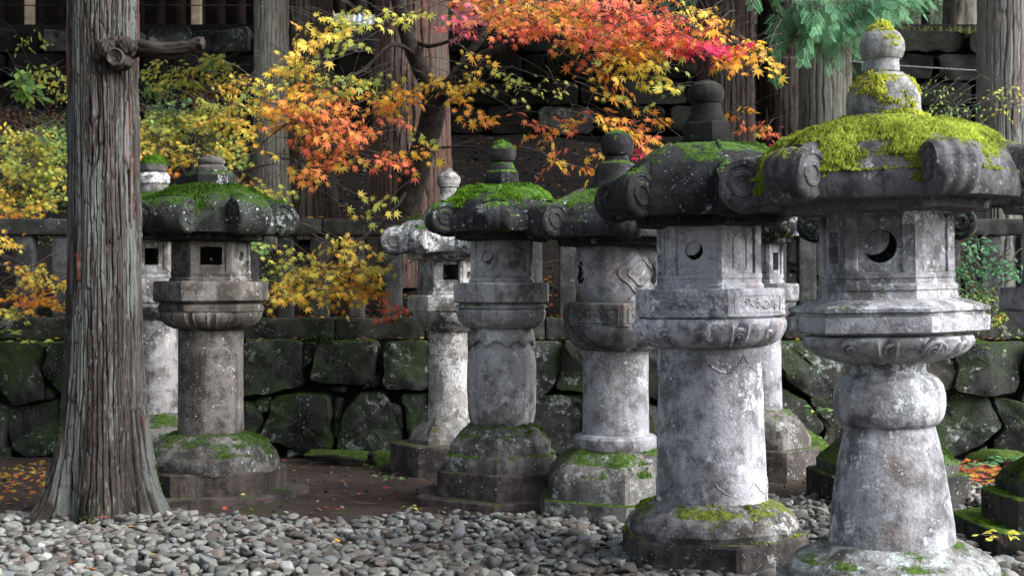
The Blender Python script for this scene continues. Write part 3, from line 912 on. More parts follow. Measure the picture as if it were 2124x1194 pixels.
def garland(rad, z0, drop, n, ph, thick=.006, sub=3):
    th = np.linspace(0, 2 * np.pi, n * 24, endpoint=False)
    t = np.mod(th * n / (2 * np.pi) + ph, 1)
    zz = z0 - drop * np.sin(np.pi * t) ** .8 - drop * .10 * np.abs(np.sin(np.pi * t * (2 * sub + 1)))
    P = np.stack([rad(zz) * np.sin(th), -rad(zz) * np.cos(th), zz], -1)
    P = np.vstack([P, P[:1]])
    return tube(P, thick * .95, 6, False)

# --- tall carved lantern
def lantern_five():
    Y = 6.90
    mats = L_mats('carved_lantern', v(GREY, dark=(.155, .156, .170), light=(.355, .358, .39), lichen=.66, moss=.08, lcol=(.58, .59, .65), stain=.35, warm=(.20, .14, .11)),
                  v(DCAP, dark=(.009, .009, .010), light=(.024, .024, .026), moss=.42, lichen=.32, lcol=(.26, .28, .29)), v(BASE, light=(.19, .185, .19), moss=.36, lichen=.6, moss_a=(.05, .07, .008), moss_b=(.16, .20, .02)))
    mats['mud'] = stone('carved_lantern_block', **v(BASE, dark=(.020, .018, .017), light=(.060, .054, .052), lichen=.35, moss=.25, moss_a=(.05, .07, .008), moss_b=(.16, .20, .02)))
    mats['dark'] = stone('carved_lantern_finial', **v(DCAP, dark=(.0035, .0035, .0035), light=(.009, .009, .009), lichen=.05, moss=.2, spots=.1, lcol=(.06, .06, .06)))
    spec = dict(parts=[
        ('foundation_block', 'hex', [(1200, 196), (1134, 196), (1127, 190), (1125, 60)], 'mud', .012),
        ('pedestal', 'round', [(1130, 172), (1112, 180), (1094, 174), (1074, 156), (1060, 132), (1052, 118), (1051, 50)], 'base', .020),
        ('shaft', 'round', [(1056, 112), (1052, 116), (1000, 113.5), (900, 110.5), (800, 108), (722, 106), (718, 60)], 'body', .0055),
        ('cloud_band', 'round', [(724, 60), (723, 108), (717, 124), (706, 138), (690, 147), (672, 154), (662, 152), (660, 60)], 'body', .0055),
        ('platform', 'hex', [(664, 60), (662, 146), (659, 152), (656, 157), (604, 157), (599, 154), (598, 60)], 'body', .0055),
        ('finial_block', 'hex', [(296, 46), (290, 50), (254, 50), (250, 46), (250, 20)], 'dark', .004),
        ('finial_neck', 'round', [(252, 42), (244, 40), (232, 33), (214, 30), (210, 30), (208, 10)], 'dark', .003),
        ('finial_jewel', 'round', [(216, 24), (210, 33), (198, 38), (186, 38), (174, 32), (166, 18), (162, 3)], 'dark', .003)],
        petal={'cloud_band': (12, .050, .0, .95, .45)},
        firebox=dict(hw=108, v0=598, v1=448, faces={5: ('crescent', -.02, .53, .17), 4: ('square', .12, .5, .10, .2), 0: None}, stile=.15),
        cap=dict(R=.530, v0=440, v1=290, neck=.12, rs=.115, w=.15),
        moss=[dict(n=26000, th=.62, up=.55, ca=DRK_A, cb=(.06, .12, .012), size=.007, spread=3.0),
              dict(n=16000, th=.42, up=.42, ca=OLV_A, cb=YEL_B, size=.008, spread=4.2, on=['pedestal', 'foundation_block'])])
    root, Z, r, s, ang = build_lantern('stone_lantern', 'tall pale cylindrical lantern with carved cloud band under its platform and black finial', 1478, Y, 5.2, spec, mats, -.8)
    rng = np.random.default_rng(4)
    R = r(157) / .965; ap = R * math.cos(math.pi / 6)
    for k in range(6):
        a = ang + (k + .5) * math.pi / 3
        part('carved_panel', on_face(join(frame_strips(R * .78, .085), relief_panel(rng, R * .72, .07, 16)), a, ap, Z(630, R)), mats['body'], root, 40, world_space=False)
        # raised arch on the chamber wall
        if k != 5:
            Rf = r(108) / .965; apf = Rf * math.cos(math.pi / 6) - .012
            t = np.linspace(0, np.pi, 14)
            P = np.stack([.045 * np.cos(t), np.zeros(14), .05 + .035 * np.sin(t)], -1); P = np.vstack([[.045, 0, -.09], P, [-.045, 0, -.09]])
            part('carved_arch', on_face(tube(P, .005, 5), a, apf, Z(520, Rf)), mats['body'], root, 40, world_space=False)
    ZS = lambda vv: Z(vv, r(110))
    rad = lambda z: np.interp(z, [ZS(1052), ZS(1000), ZS(900), ZS(722)], [r(116), r(113.5), r(110.5), r(106)]) - .0015
    part('carved_garland', garland(rad, ZS(735), .085, 8, .30), mats['body'], root, 60, world_space=False)
    part('carved_garland', garland(rad, ZS(998), .07, 8, .1), mats['body'], root, 60, world_space=False)
    cloud_curls(root, mats['body'], ang, lambda vv: Z(vv, r(148)), [(717, r(122)), (706, r(136)), (690, r(146)), (672, r(154))], 700, 1.0)
    return root
lantern_five()

def lantern_four():
    Y = 8.50
    mats = L_mats('barrel_lantern', v(GREY, dark=(.14, .135, .14), light=(.30, .30, .32), lichen=.5, moss=.06, lcol=(.50, .51, .56)), v(DCAP, moss=.55), v(BASE, lichen=.65, moss=.5))
    mats['dim'] = stone('barrel_lantern_collar', **v(GREY, dark=(.05, .05, .05), light=(.13, .13, .132), lichen=.5, moss=.1))
    spec = dict(parts=[
        ('foundation_slab', 'hex', [(1086, 170), (1048, 168), (1044, 162), (1043, 50)], 'base', .012),
        ('pedestal', 'hex', [(1046, 152), (1012, 154), (992, 148), (966, 128), (948, 104), (938, 86), (936, 40)], 'base', .018),
        ('ring_base', 'round', [(940, 76), (936, 83), (926, 87), (914, 86), (907, 80), (904, 70), (903, 30)], 'body', .0055),
        ('shaft', 'round', [(908, 70), (890, 69), (800, 68), (727, 67), (724, 40)], 'body', .0055),
        ('collar', 'round', [(730, 40), (729, 70), (720, 88), (705, 100), (690, 106), (682, 110), (676, 110), (675, 40)], 'dim', .003),
        ('platform', 'hex', [(680, 40), (679, 104), (676, 115), (632, 116), (628, 113), (627, 40)], 'dim', .004),
        ('light_chamber', 'round', [(632, 40), (628, 66), (616, 74), (600, 82), (575, 86), (545, 86), (525, 83), (510, 76), (504, 68), (502, 40)], 'body', .0055),
        ('chamber_head', 'hex', [(506, 40), (505, 98), (500, 101), (494, 101), (492, 40)], 'dim', .003),
        ('finial_base', 'round', [(392, 60), (384, 54), (372, 50), (352, 46), (338, 40), (333, 30), (330, 26), (322, 25), (320, 10)], 'cap', .007),
        ('finial_jewel', 'round', [(324, 22), (318, 30), (304, 34), (290, 34), (277, 27), (269, 13), (266, 2)], 'cap', .005)],
        cap=dict(R=.550, v0=488, v1=388, neck=.14, rs=.115, w=.16),
        moss=[dict(n=24000, th=.50, up=.55, ca=DRK_A, cb=(.055, .11, .012), size=.007), dict(n=14000, th=.52, up=.42, ca=(.02, .045, .006), cb=(.09, .16, .02), size=.008, spread=4.2, on=['pedestal']), dict(n=5000, th=.35, up=.4, ca=DRK_A, cb=DRK_B, size=.006, on=['finial_base', 'finial_jewel'])])
    root, Z, r, s, ang = build_lantern('stone_lantern', 'grey lantern with a smooth barrel-shaped chamber and ring-footed round shaft', 1276, Y, 3.0, spec, mats, .3)
    # carved medallions on the barrel and panels on the platform
    ZB = lambda vv: Z(vv, r(84))
    rb = lambda z: np.interp(z, [ZB(616), ZB(600), ZB(575), ZB(545), ZB(525), ZB(510)], [r(74), r(82), r(86), r(86), r(83), r(76)])
    for k in range(3):
        a0 = math.radians(32) + k * 2 * math.pi / 3
        for sc in (1.0, .62):
            t = np.linspace(0, 2 * np.pi, 49)
            lob = 1 + .13 * np.cos(4 * t)
            da, dz = .52 * sc * lob * np.cos(t), .115 * sc * lob * np.sin(t)
            zz = ZB(565) + dz; aa = a0 + da
            P = np.stack([(rb(zz) + .001) * np.sin(aa), -(rb(zz) + .001) * np.cos(aa), zz], -1)
            part('carved_medallion', tube(P, .0055, 6, False), mats['body'], root, 60, world_space=False)
        # gourd-shaped opening: black plugs on the solid barrel paint the shade inside
        a1 = math.radians(-62) + k * 2 * math.pi / 3
        mbs = []
        for dzc, rr_ in ((-.035, .032), (.03, .022)):
            t = np.linspace(0, 2 * np.pi, 20, endpoint=False)
            e_t = np.array([math.cos(a1), math.sin(a1), 0]); e_r = np.array([math.sin(a1), -math.cos(a1), 0])
            ring = np.array([(rb(ZB(562)) + .0035) * e_r + rr_ * math.cos(x) * e_t + (ZB(562) + dzc + rr_ * 1.3 * math.sin(x)) * np.array([0, 0, 1]) for x in t])
            mbs.append(loft(np.array([ring, ring - .02 * e_r]), True, True, False))
        part('light_opening', join(*mbs), M_VOID, root, 30, world_space=False)
    rng = np.random.default_rng(14); R = r(116) / .965; ap = R * math.cos(math.pi / 6)
    for k in range(6):
        part('carved_panel', on_face(join(frame_strips(R * .8, .085), relief_panel(rng, R * .74, .07, 12)), ang + (k + .5) * math.pi / 3, ap, Z(654, R)), mats['dim'], root, 40, world_space=False)
M_VOID = plain('opening_shade', (.004, .004, .004), 1, .3)  # flat black, painted-in darkness for the barrel openings
lantern_four()

def lantern_three():
    Y = 8.92
    mats = L_mats('collared_lantern', v(GREY, dark=(.13, .128, .125), light=(.30, .30, .305), lichen=.6, moss=.08, lcol=(.52, .53, .57)), v(DCAP, moss=.7, moss_b=(.08, .17, .012)), v(BASE, moss=.45))
    mats['mud'] = stone('collared_lantern_block', **v(BASE, dark=(.035, .03, .028), light=(.085, .07, .066), lichen=.2, moss=.1, spots=.15))
    spec = dict(parts=[
        ('foundation_slab', 'hex', [(1062, 185), (1044, 184), (1041, 178), (1040, 50)], 'mud', .010),
        ('foundation_block', 'hex', [(1046, 142), (986, 142), (983, 138), (982, 50)], 'mud', .005),
        ('pedestal', 'hex', [(986, 122), (965, 125), (952, 122), (946, 112), (940, 112), (928, 112), (908, 98), (892, 80), (886, 70), (885, 30)], 'base', .016),
        ('shaft', 'round', [(890, 60), (882, 65), (860, 69.5), (810, 72), (760, 71.5), (735, 68), (722, 62), (690, 59), (684, 58), (682, 30)], 'body', .0055),
        ('platform_foot', 'hex', [(686, 40), (684, 68), (678, 82), (668, 94), (660, 99), (646, 100), (642, 97), (640, 40)], 'body', .004),
        ('platform_step', 'hex', [(646, 40), (644, 88), (640, 100), (634, 102), (630, 94), (628, 94), (626, 40)], 'body', .002),
        ('platform', 'hex', [(630, 40), (629, 100), (626, 106), (590, 107), (586, 104), (585, 40)], 'body', .005),
        ('finial_block', 'hex', [(386, 36), (378, 38), (356, 37), (352, 33), (350, 10)], 'cap', .006),
        ('finial_neck', 'round', [(356, 30), (348, 27), (340, 23), (334, 19), (332, 5)], 'cap', .005),
        ('finial_jewel', 'round', [(338, 17), (332, 25), (320, 29), (308, 28), (298, 20), (292, 8), (288, 1)], 'cap', .005)],
        firebox=dict(hw=69, v0=585, v1=486, faces={5: ('crescent', .05, .52, .21), 0: ('circle', .02, .55, .001), 3: ('square', 0, .5, .2, .2)}, stile=.15),
        cap=dict(R=.465, v0=478, v1=382, neck=.11, rs=.100, w=.15),
        moss=[dict(n=52000, th=.40, up=.55, ca=(.016, .04, .004), cb=(.10, .21, .014), size=.0068, spread=4.0), dict(n=9000, th=.55, up=.42, ca=DRK_A, cb=(.07, .13, .015), size=.008, spread=4.2, on=['pedestal']), dict(n=4000, th=.05, up=.5, ca=DRK_A, cb=(.1, .2, .015), size=.006, on=['finial_jewel'])])
    spec['firebox']['faces'][0] = None
    root, Z, r, s, ang = build_lantern('stone_lantern', 'stone lantern with bright green moss on its roof and scalloped collar on a swelling shaft', 1040, Y, -3.6, spec, mats, .15)
    # scalloped collar
    ZS = lambda vv: Z(vv, r(70))
    th = np.arange(96) * 2 * np.pi / 96
    rad = lambda z: np.interp(z, [ZS(735), ZS(720), ZS(690), ZS(684)], [r(68), r(65), r(61), r(60)])
    n = 10; t = np.mod(th * n / (2 * np.pi) + .25, 1)
    zl = ZS(708) - .042 * (1 - np.abs(2 * t - 1)) ** 1.0 + .012 * np.abs(np.sin(2 * np.pi * t))
    rings = []
    for f, off in ((0, -.012), (0, .012), (.12, .020), (.6, .018), (1, .012), (1, -.004)):
        z = zl + (ZS(683) - zl) * f; rr = rad(z) + off
        rings.append(np.stack([rr * np.sin(th), -rr * np.cos(th), z], -1))
    part('scalloped_collar', loft(np.array(rings)), mats['body'], root, 50, world_space=False)
    part('carved_medallion', on_face(tube([( .035 * math.cos(x), 0, .035 * math.sin(x)) for x in np.linspace(0, 6.283, 30)], .0035, 5, False), ang + .5 * math.pi / 3, r(69) / .965 * math.cos(math.pi / 6) - .012, ZS(532)), mats['body'], root, 60, world_space=False)
lantern_three()

def lantern_one():
    Y = 9.15
    mats = L_mats('dark_lantern', v(GREY, dark=(.060, .055, .050), light=(.150, .138, .128), lichen=.45, moss=.15, lcol=(.34, .35, .35), stain=.55, warm=(.10, .078, .062)), v(DCAP, dark=(.011, .012, .011), light=(.03, .034, .03), moss=.65, moss_a=(.012, .028, .004), moss_b=(.035, .075, .008)), v(BASE, moss=.5, dark=(.035, .033, .03), light=(.11, .105, .10), moss_a=(.014, .03, .005), moss_b=(.045, .08, .012)))
    mats['mud'] = stone('dark_lantern_block', **v(BASE, dark=(.028, .024, .022), light=(.07, .058, .054), lichen=.2, moss=.12, spots=.15))
    spec = dict(parts=[
        ('foundation_slab', 'hex', [(1056, 198), (1036, 196), (1033, 190), (1032, 50)], 'mud', .010),
        ('foundation_block', 'hex', [(1038, 152), (986, 153), (982, 150), (981, 50)], 'mud', .005),
        ('pedestal', 'round', [(986, 140), (968, 142), (950, 136), (930, 118), (916, 98), (908, 84), (905, 70), (904, 30)], 'base', .016),
        ('shaft', 'round', [(912, 66), (906, 67.5), (860, 67), (780, 66.5), (690, 66), (682, 63), (680, 30)], 'body', .005),
        ('lotus_band', 'round', [(684, 30), (683, 72), (676, 86), (666, 96), (655, 102), (648, 103), (646, 40)], 'body', .0055),
        ('platform_step', 'hex', [(652, 40), (650, 96), (646, 104), (636, 106), (630, 101), (626, 100), (624, 40)], 'body', .004),
        ('platform', 'hex', [(628, 40), (627, 108), (623, 114), (588, 114), (583, 111), (582, 40)], 'body', .006),
        ('finial_base', 'hex', [(392, 52), (382, 54), (362, 52), (352, 42), (350, 10)], 'cap', .007),
        ('finial_rings', 'round', [(356, 26), (352, 32), (346, 33), (342, 27), (340, 25), (336, 28), (330, 27), (327, 22), (322, 21), (320, 5)], 'body', .0055)],
        petal={'lotus_band': (14, .035, .0, 1, .6)}, firebox=dict(hw=78, v0=582, v1=488, faces={0: ('crescent', .08, .55, .13), 5: ('square', 0, .55, .27, .2), 4: ('circle', .1, .55, .14), 2: ('circle', 0, .5, .04)}, stile=.12),
        cap=dict(R=.505, v0=480, v1=384, neck=.13, rs=.122, w=.235, lobe=.0),
        moss=[dict(n=44000, th=.40, up=.5, ca=(.010, .024, .003), cb=(.045, .10, .008), size=.0075, spread=3.0), dict(n=16000, th=.55, up=.42, ca=DRK_A, cb=(.05, .09, .012), size=.007, spread=5.2, on=['pedestal'])])
    build_lantern('stone_lantern', 'dark weathered lantern with square window and mossy rounded roof beside the foreground cedar', 437, Y, 42, spec, mats, .1)
lantern_one()

def small_lantern(label, u, Y, angd, vs, cap, fin, mats, moss, fb, lean=0):
    spec = dict(parts=[
        ('foundation_block', 'hex', vs['block'], 'mud', .006), ('pedestal', 'hex', vs['dome'], 'base', .014), ('shaft', 'round', vs['shaft'], 'body', .004),
        ('platform_foot', 'round', vs['foot'], 'body', .004), ('platform', 'hex', vs['plat'], 'body', .005)] + fin,
        firebox=fb, cap=cap, moss=moss)
    return build_lantern('stone_lantern', label, u, Y, angd, spec, mats, lean)

WHITE = v(GREY, dark=(.10, .095, .088), light=(.30, .29, .28), lichen=.85, moss=.15, lcol=(.52, .52, .52), spots=.7, warm=(.15, .115, .09))
m2 = L_mats('pale_lantern', WHITE, v(DCAP, dark=(.05, .05, .05), light=(.16, .16, .16), lichen=.95, lcol=(.6, .61, .62), moss=.5), v(BASE, light=(.2, .19, .18), lichen=.7, moss=.4))
m2['mud'] = stone('pale_lantern_block', **v(BASE, dark=(.04, .034, .032), light=(.09, .075, .07), lichen=.3, moss=.25))
small_lantern('pale lichen-whitened lantern with onion-shaped finial behind the collared lantern', 930, 10.5, 30 + 2.6,
    dict(block=[(990, 118), (930, 118), (926, 114), (925, 30)], dome=[(930, 78), (915, 80), (895, 70), (878, 54), (868, 46), (867, 20)], shaft=[(872, 42), (862, 42), (780, 41), (700, 40), (684, 40), (682, 20)],
         foot=[(690, 20), (688, 44), (676, 58), (664, 68), (655, 74), (648, 75), (646, 30)], plat=[(650, 30), (649, 78), (644, 82), (616, 82), (612, 79), (611, 30)]),
    dict(R=.445, v0=522, v1=440, neck=.08, rs=.112, w=.16),
    [('finial_neck', 'round', [(446, 26), (420, 20), (400, 18), (388, 17), (386, 22), (383, 22), (381, 8)], 'body', .0055), ('finial_jewel', 'round', [(386, 14), (382, 22), (374, 25), (366, 24), (358, 17), (350, 7), (343, 1)], 'body', .0055)],
    m2, [dict(n=14000, th=.62, up=.4, ca=DRK_A, cb=(.06, .12, .012), size=.008)],
    dict(hw=58, v0=611, v1=530, faces={5: ('square', .08, .58, .26, .20), 0: ('circle', 0, .5, .15), 2: ('circle', .1, .5, .04)}, stile=.1))
m0 = L_mats('hidden_lantern', v(WHITE, lichen=.6, light=(.33, .325, .33)), v(DCAP, moss=.75), v(BASE, moss=.65))
m0['mud'] = m2['mud']; m0['white'] = stone('hidden_lantern_finial', **v(WHITE, dark=(.05, .05, .048), light=(.16, .16, .155), lichen=.92, lcol=(.66, .66, .68)))
small_lantern('pale lantern half hidden behind the foreground cedar trunk', 320, 10.5, 30 + 14,
    dict(block=[(990, 118), (930, 118), (926, 114), (925, 30)], dome=[(930, 90), (910, 92), (888, 80), (868, 62), (858, 52), (857, 20)], shaft=[(860, 50), (850, 50), (760, 48.5), (664, 48), (662, 20)],
         foot=[(666, 20), (664, 50), (655, 62), (645, 72), (636, 78), (630, 78), (628, 30)], plat=[(632, 30), (630, 78), (627, 82), (582, 82), (578, 79), (577, 30)]),
    dict(R=.435, v0=480, v1=402, neck=.10, rs=.11, w=.16),
    [('finial_neck', 'round', [(408, 34), (395, 34), (382, 28), (378, 22), (376, 10)], 'base', .005), ('finial_ring', 'round', [(384, 26), (378, 32), (364, 33), (357, 28), (355, 10)], 'white', .004), ('finial_jewel', 'round', [(360, 22), (352, 27), (340, 27), (330, 19), (324, 4)], 'base', .005)],
    m0, [dict(n=16000, th=.3, up=.5, ca=DRK_A, cb=(.06, .14, .012), size=.008), dict(n=3000, th=.05, up=.6, ca=DRK_A, cb=(.08, .18, .012), size=.007, on=['finial_jewel']), dict(n=8000, th=.45, up=.45, ca=DRK_A, cb=(.07, .13, .012), size=.008, on=['pedestal'])],
    dict(hw=50, v0=577, v1=490, faces={5: ('square', -.1, .52, .26, .2), 2: ('circle', -.1, .5, .05)}, stile=.1))
m5b = L_mats('rear_lantern', v(GREY, lichen=.6), v(DCAP, moss=.7, lichen=.7, lcol=(.45, .46, .47), moss_b=(.10, .2, .012)), v(BASE, dark=(.07, .065, .06), light=(.19, .18, .17)))
m5b['mud'] = stone('rear_lantern_block', **v(BASE, dark=(.05, .043, .04), light=(.11, .095, .088), lichen=.3, moss=.35))
small_lantern('grey lantern mostly hidden behind the tall carved lantern, its base strewn with orange leaves', 1570, 10.3, 18,
    dict(block=[(1000, 124), (938, 124), (934, 120), (933, 30)], dome=[(938, 108), (915, 108), (890, 96), (865, 76), (853, 62), (851, 20)], shaft=[(855, 52), (845, 52), (760, 50), (664, 48), (662, 20)],
         foot=[(666, 20), (664, 50), (655, 62), (645, 72), (634, 78), (628, 80), (626, 30)], plat=[(628, 30), (626, 80), (622, 84), (592, 84), (588, 82), (587, 30)]),
    dict(R=.42, v0=488, v1=405, neck=.09, rs=.105, w=.15),
    [('finial_neck', 'round', [(410, 34), (395, 34), (380, 28), (370, 20), (366, 8)], 'base', .005), ('finial_jewel', 'round', [(372, 18), (362, 26), (350, 27), (338, 19), (330, 3)], 'base', .005)],
    m5b, [dict(n=20000, th=.32, up=.5, ca=(.03, .07, .005), cb=(.16, .30, .015), size=.008)],
    dict(hw=52, v0=587, v1=496, faces={0: ('square', .05, .5, .2, .2), 5: ('circle', 0, .5, .2)}, stile=.12))
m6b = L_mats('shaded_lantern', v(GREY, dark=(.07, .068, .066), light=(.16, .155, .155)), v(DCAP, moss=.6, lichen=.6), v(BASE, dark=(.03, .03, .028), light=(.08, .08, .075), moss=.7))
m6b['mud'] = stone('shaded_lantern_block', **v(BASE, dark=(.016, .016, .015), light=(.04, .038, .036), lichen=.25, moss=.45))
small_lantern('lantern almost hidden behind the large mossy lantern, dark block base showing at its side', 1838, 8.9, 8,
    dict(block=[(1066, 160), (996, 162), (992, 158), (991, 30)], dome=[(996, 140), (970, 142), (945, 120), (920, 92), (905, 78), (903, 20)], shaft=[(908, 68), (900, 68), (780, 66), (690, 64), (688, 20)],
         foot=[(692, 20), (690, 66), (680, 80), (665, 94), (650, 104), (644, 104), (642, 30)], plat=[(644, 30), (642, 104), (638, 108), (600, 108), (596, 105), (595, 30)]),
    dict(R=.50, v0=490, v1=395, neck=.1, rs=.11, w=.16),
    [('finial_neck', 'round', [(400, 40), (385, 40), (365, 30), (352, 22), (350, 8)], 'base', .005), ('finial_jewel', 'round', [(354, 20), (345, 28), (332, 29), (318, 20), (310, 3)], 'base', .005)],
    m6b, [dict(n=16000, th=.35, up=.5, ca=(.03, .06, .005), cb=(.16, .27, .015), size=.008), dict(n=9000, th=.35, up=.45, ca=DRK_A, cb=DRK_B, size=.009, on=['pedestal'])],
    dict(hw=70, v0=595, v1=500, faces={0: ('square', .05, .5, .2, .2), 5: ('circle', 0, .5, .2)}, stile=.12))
m7 = L_mats('edge_lantern', v(GREY), v(DCAP, dark=(.05, .048, .048), light=(.12, .118, .12), moss=.45, lichen=.55), v(BASE, dark=(.022, .022, .021), light=(.06, .062, .058), moss=.65, lichen=.45))
m7['mud'] = stone('edge_lantern_block', **v(BASE, dark=(.018, .018, .016), light=(.045, .044, .04), lichen=.3, moss=.55, moss_a=(.03, .07, .006), moss_b=(.12, .22, .015)))
small_lantern('lantern cut by the right edge, only roof curl and black mossy base in view', 2235, 7.2, 3,
    dict(block=[(1170, 250), (1118, 250), (1114, 246), (1112, 190), (1110, 188), (1050, 188), (1046, 184), (1045, 30)], dome=[(1050, 160), (1020, 162), (995, 146), (975, 120), (962, 100), (960, 20)], shaft=[(964, 90), (955, 90), (800, 86), (705, 84), (703, 20)],
         foot=[(706, 20), (704, 88), (690, 110), (672, 130), (655, 140), (648, 142), (646, 30)], plat=[(650, 30), (648, 146), (642, 152), (600, 152), (596, 148), (595, 30)]),
    dict(R=.53, v0=412, v1=285, neck=.12, rs=.130, w=.17),
    [('finial_neck', 'round', [(290, 60), (270, 56), (240, 44), (220, 30), (216, 8)], 'base', .005), ('finial_jewel', 'round', [(222, 26), (210, 36), (190, 38), (170, 26), (160, 3)], 'base', .005)],
    m7, [dict(n=16000, th=.48, up=.5, ca=OLV_A, cb=(.2, .27, .02), size=.008), dict(n=16000, th=.62, up=.62, ca=(.03, .07, .006), cb=(.16, .28, .02), size=.009, on=['foundation_block']), dict(n=6000, th=.5, up=.45, ca=DRK_A, cb=DRK_B, size=.009, on=['pedestal'])],
    dict(hw=104, v0=595, v1=424, faces={5: ('circle', 0, .5, .2), 4: ('square', 0, .5, .2, .2)}, stile=.12))
# ------------------------------------------------------------------ cedars
def h2(a, b, seed): return _hash(np.asarray(a), np.asarray(b), np.zeros_like(np.asarray(a)), seed)
def bark_trunk(x, y, z0, z1, r0, K, nth, nz, seed, A, pal, flare=.0, lobes=5, taper=.012, bend=None, zdetail=None):
    th = np.linspace(0, 2 * np.pi, nth, endpoint=False)
    zs = np.concatenate([np.linspace(z0, zdetail or z1, nz), np.linspace(zdetail, z1, 8)[1:] if zdetail else []])
    T, Zz = np.meshgrid(th, zs)
    cs, sn = np.cos(T), np.sin(T)
    warp = K / 16 * .5 * fbm(np.stack([cs * 1.6, sn * 1.6, Zz * .55], -1), seed, 3) + K / 40 * .35 * fbm(np.stack([cs * 4, sn * 4, Zz * 1.7], -1), seed + 1, 3) + .22 * fbm(np.stack([cs * 9, sn * 9, Zz * 9], -1), seed + 7, 2)
    t = T / (2 * np.pi) * K + warp
    cell = np.mod(np.floor(t), K).astype(np.int64); fr = t - np.floor(t)
    hc = _hash(cell, cell * 0, cell * 0, seed)
    zq = Zz / (.15 + .5 * hc) + hc * 17 + .25 * fbm(np.stack([cs * 14, sn * 14, Zz * 4], -1), seed + 9, 2)
    fid = np.floor(zq).astype(np.int64); fz = zq - np.floor(zq)
    hh = _hash(cell, fid, cell * 0, seed + 5); h3 = _hash(cell, fid, cell * 0 + 1, seed + 6)
    e = np.minimum(fr, 1 - fr); sm = lambda q: np.clip(q, 0, 1) ** 2 * (3 - 2 * np.clip(q, 0, 1))
    w = .05 + .16 * _hash(cell, fid, cell * 0 + 3, seed)
    groove = 1 - sm(e / w)
    endg = (1 - sm(np.minimum(fz, 1 - fz) / .05)) * .9
    fine = fbm(np.stack([cs * r0 * 95, sn * r0 * 95, Zz * 6], -1), seed + 2, 3, .7)
    d = A * (-1.0 * groove * (.6 + .6 * hc) - .4 * endg + .8 * (hh - .5) + .55 * fine + .35 * (fr - .5) * np.sign(hc - .5))
    zr = Zz - z0
    fl = flare * np.exp(-zr / (.55 * r0 / .23)) * (1 + .80 * np.cos(T * lobes + seed + .6 * np.sin(T * 2)) * np.exp(-zr / .45) + .35 * np.cos(T * (lobes + 4) + 2) * np.exp(-zr / .3))
    R = r0 * (1 - taper * zr) * (1 + .035 * fbm(np.stack([cs * 1.2, sn * 1.2, Zz * .5], -1), seed + 4, 2)) + fl + d
    bx = bend(zs)[:, None] if bend else 0
    P = np.stack([x + bx + R * sn, y - R * cs, Zz], -1)
    V, Fc = loft(P, True, False, True)
    c0, c1, cred, clich, cin = [np.array(q) for q in pal]
    C = (c0 + (c1 - c0) * (.65 * h3 + .35 * np.clip(.5 + fine, 0, 1))[..., None]) * (1 + .35 * fbm(np.stack([cs * 30, sn * 30, Zz * 7], -1), seed + 12, 3)[..., None])
    red = (np.clip((hh - .93) / .04, 0, 1) * .75 * np.clip((Zz - z0 - .6) / .3, 0, 1))[..., None]; C = C * (1 - red) + cred * red
    li = fbm(np.stack([cs * 2.3, sn * 2.3, Zz * 1.2], -1), seed + 8, 5, .65)
    lf = np.clip((li - .05) / .14, 0, 1)[..., None] * .65 * np.clip(1 - groove, 0, 1)[..., None]; C = C * (1 - lf) + clich * lf
    fk = np.clip((vnoise(np.stack([cs * r0 * 190, sn * r0 * 190, Zz * 22], -1), seed + 14) - .45) / .2, 0, 1)[..., None] * .55; C = C * (1 - fk) + clich * 1.25 * fk
    gf = np.clip(np.maximum(groove, endg * .6) * .9, 0, 1)[..., None]; C = C * (1 - gf) + cin * gf
    C = np.vstack([C.reshape(-1, 3), C[-1].mean(0)])
    return (V, Fc), C
def crown_mesh(seed, n=2600, z0=6.6, z1=12.5, rad=1.9):
    rng = np.random.default_rng(seed)
    z = z0 + (z1 - z0) * rng.random(n) ** 1.2; rr = rad * (1 - (z - z0) / (z1 - z0) * .75) * np.sqrt(rng.random(n)); a = rng.uniform(0, 6.283, n)
    P = np.stack([rr * np.cos(a), rr * np.sin(a), z - .25 * rr], -1)
    D = np.stack([np.cos(a), np.sin(a), -.5 + 0 * a], -1) + rng.normal(0, .4, (n, 3)); D /= np.linalg.norm(D, axis=1)[:, None]
    S = np.cross(D, rng.normal(0, 1, (n, 3))); S /= np.linalg.norm(S, axis=1)[:, None]
    L = rng.uniform(.18, .42, n)[:, None]
    V = np.stack([P - S * L * .12, P + D * L * .5 - S * L * .28, P + D * L, P + D * L * .5 + S * L * .28], 1).reshape(-1, 3)
    C = np.repeat(np.array([.03, .06, .025]) * rng.uniform(.6, 1.5, n)[:, None], 4, 0)
    return V, [np.arange(4 * n).reshape(-1, 4)], C
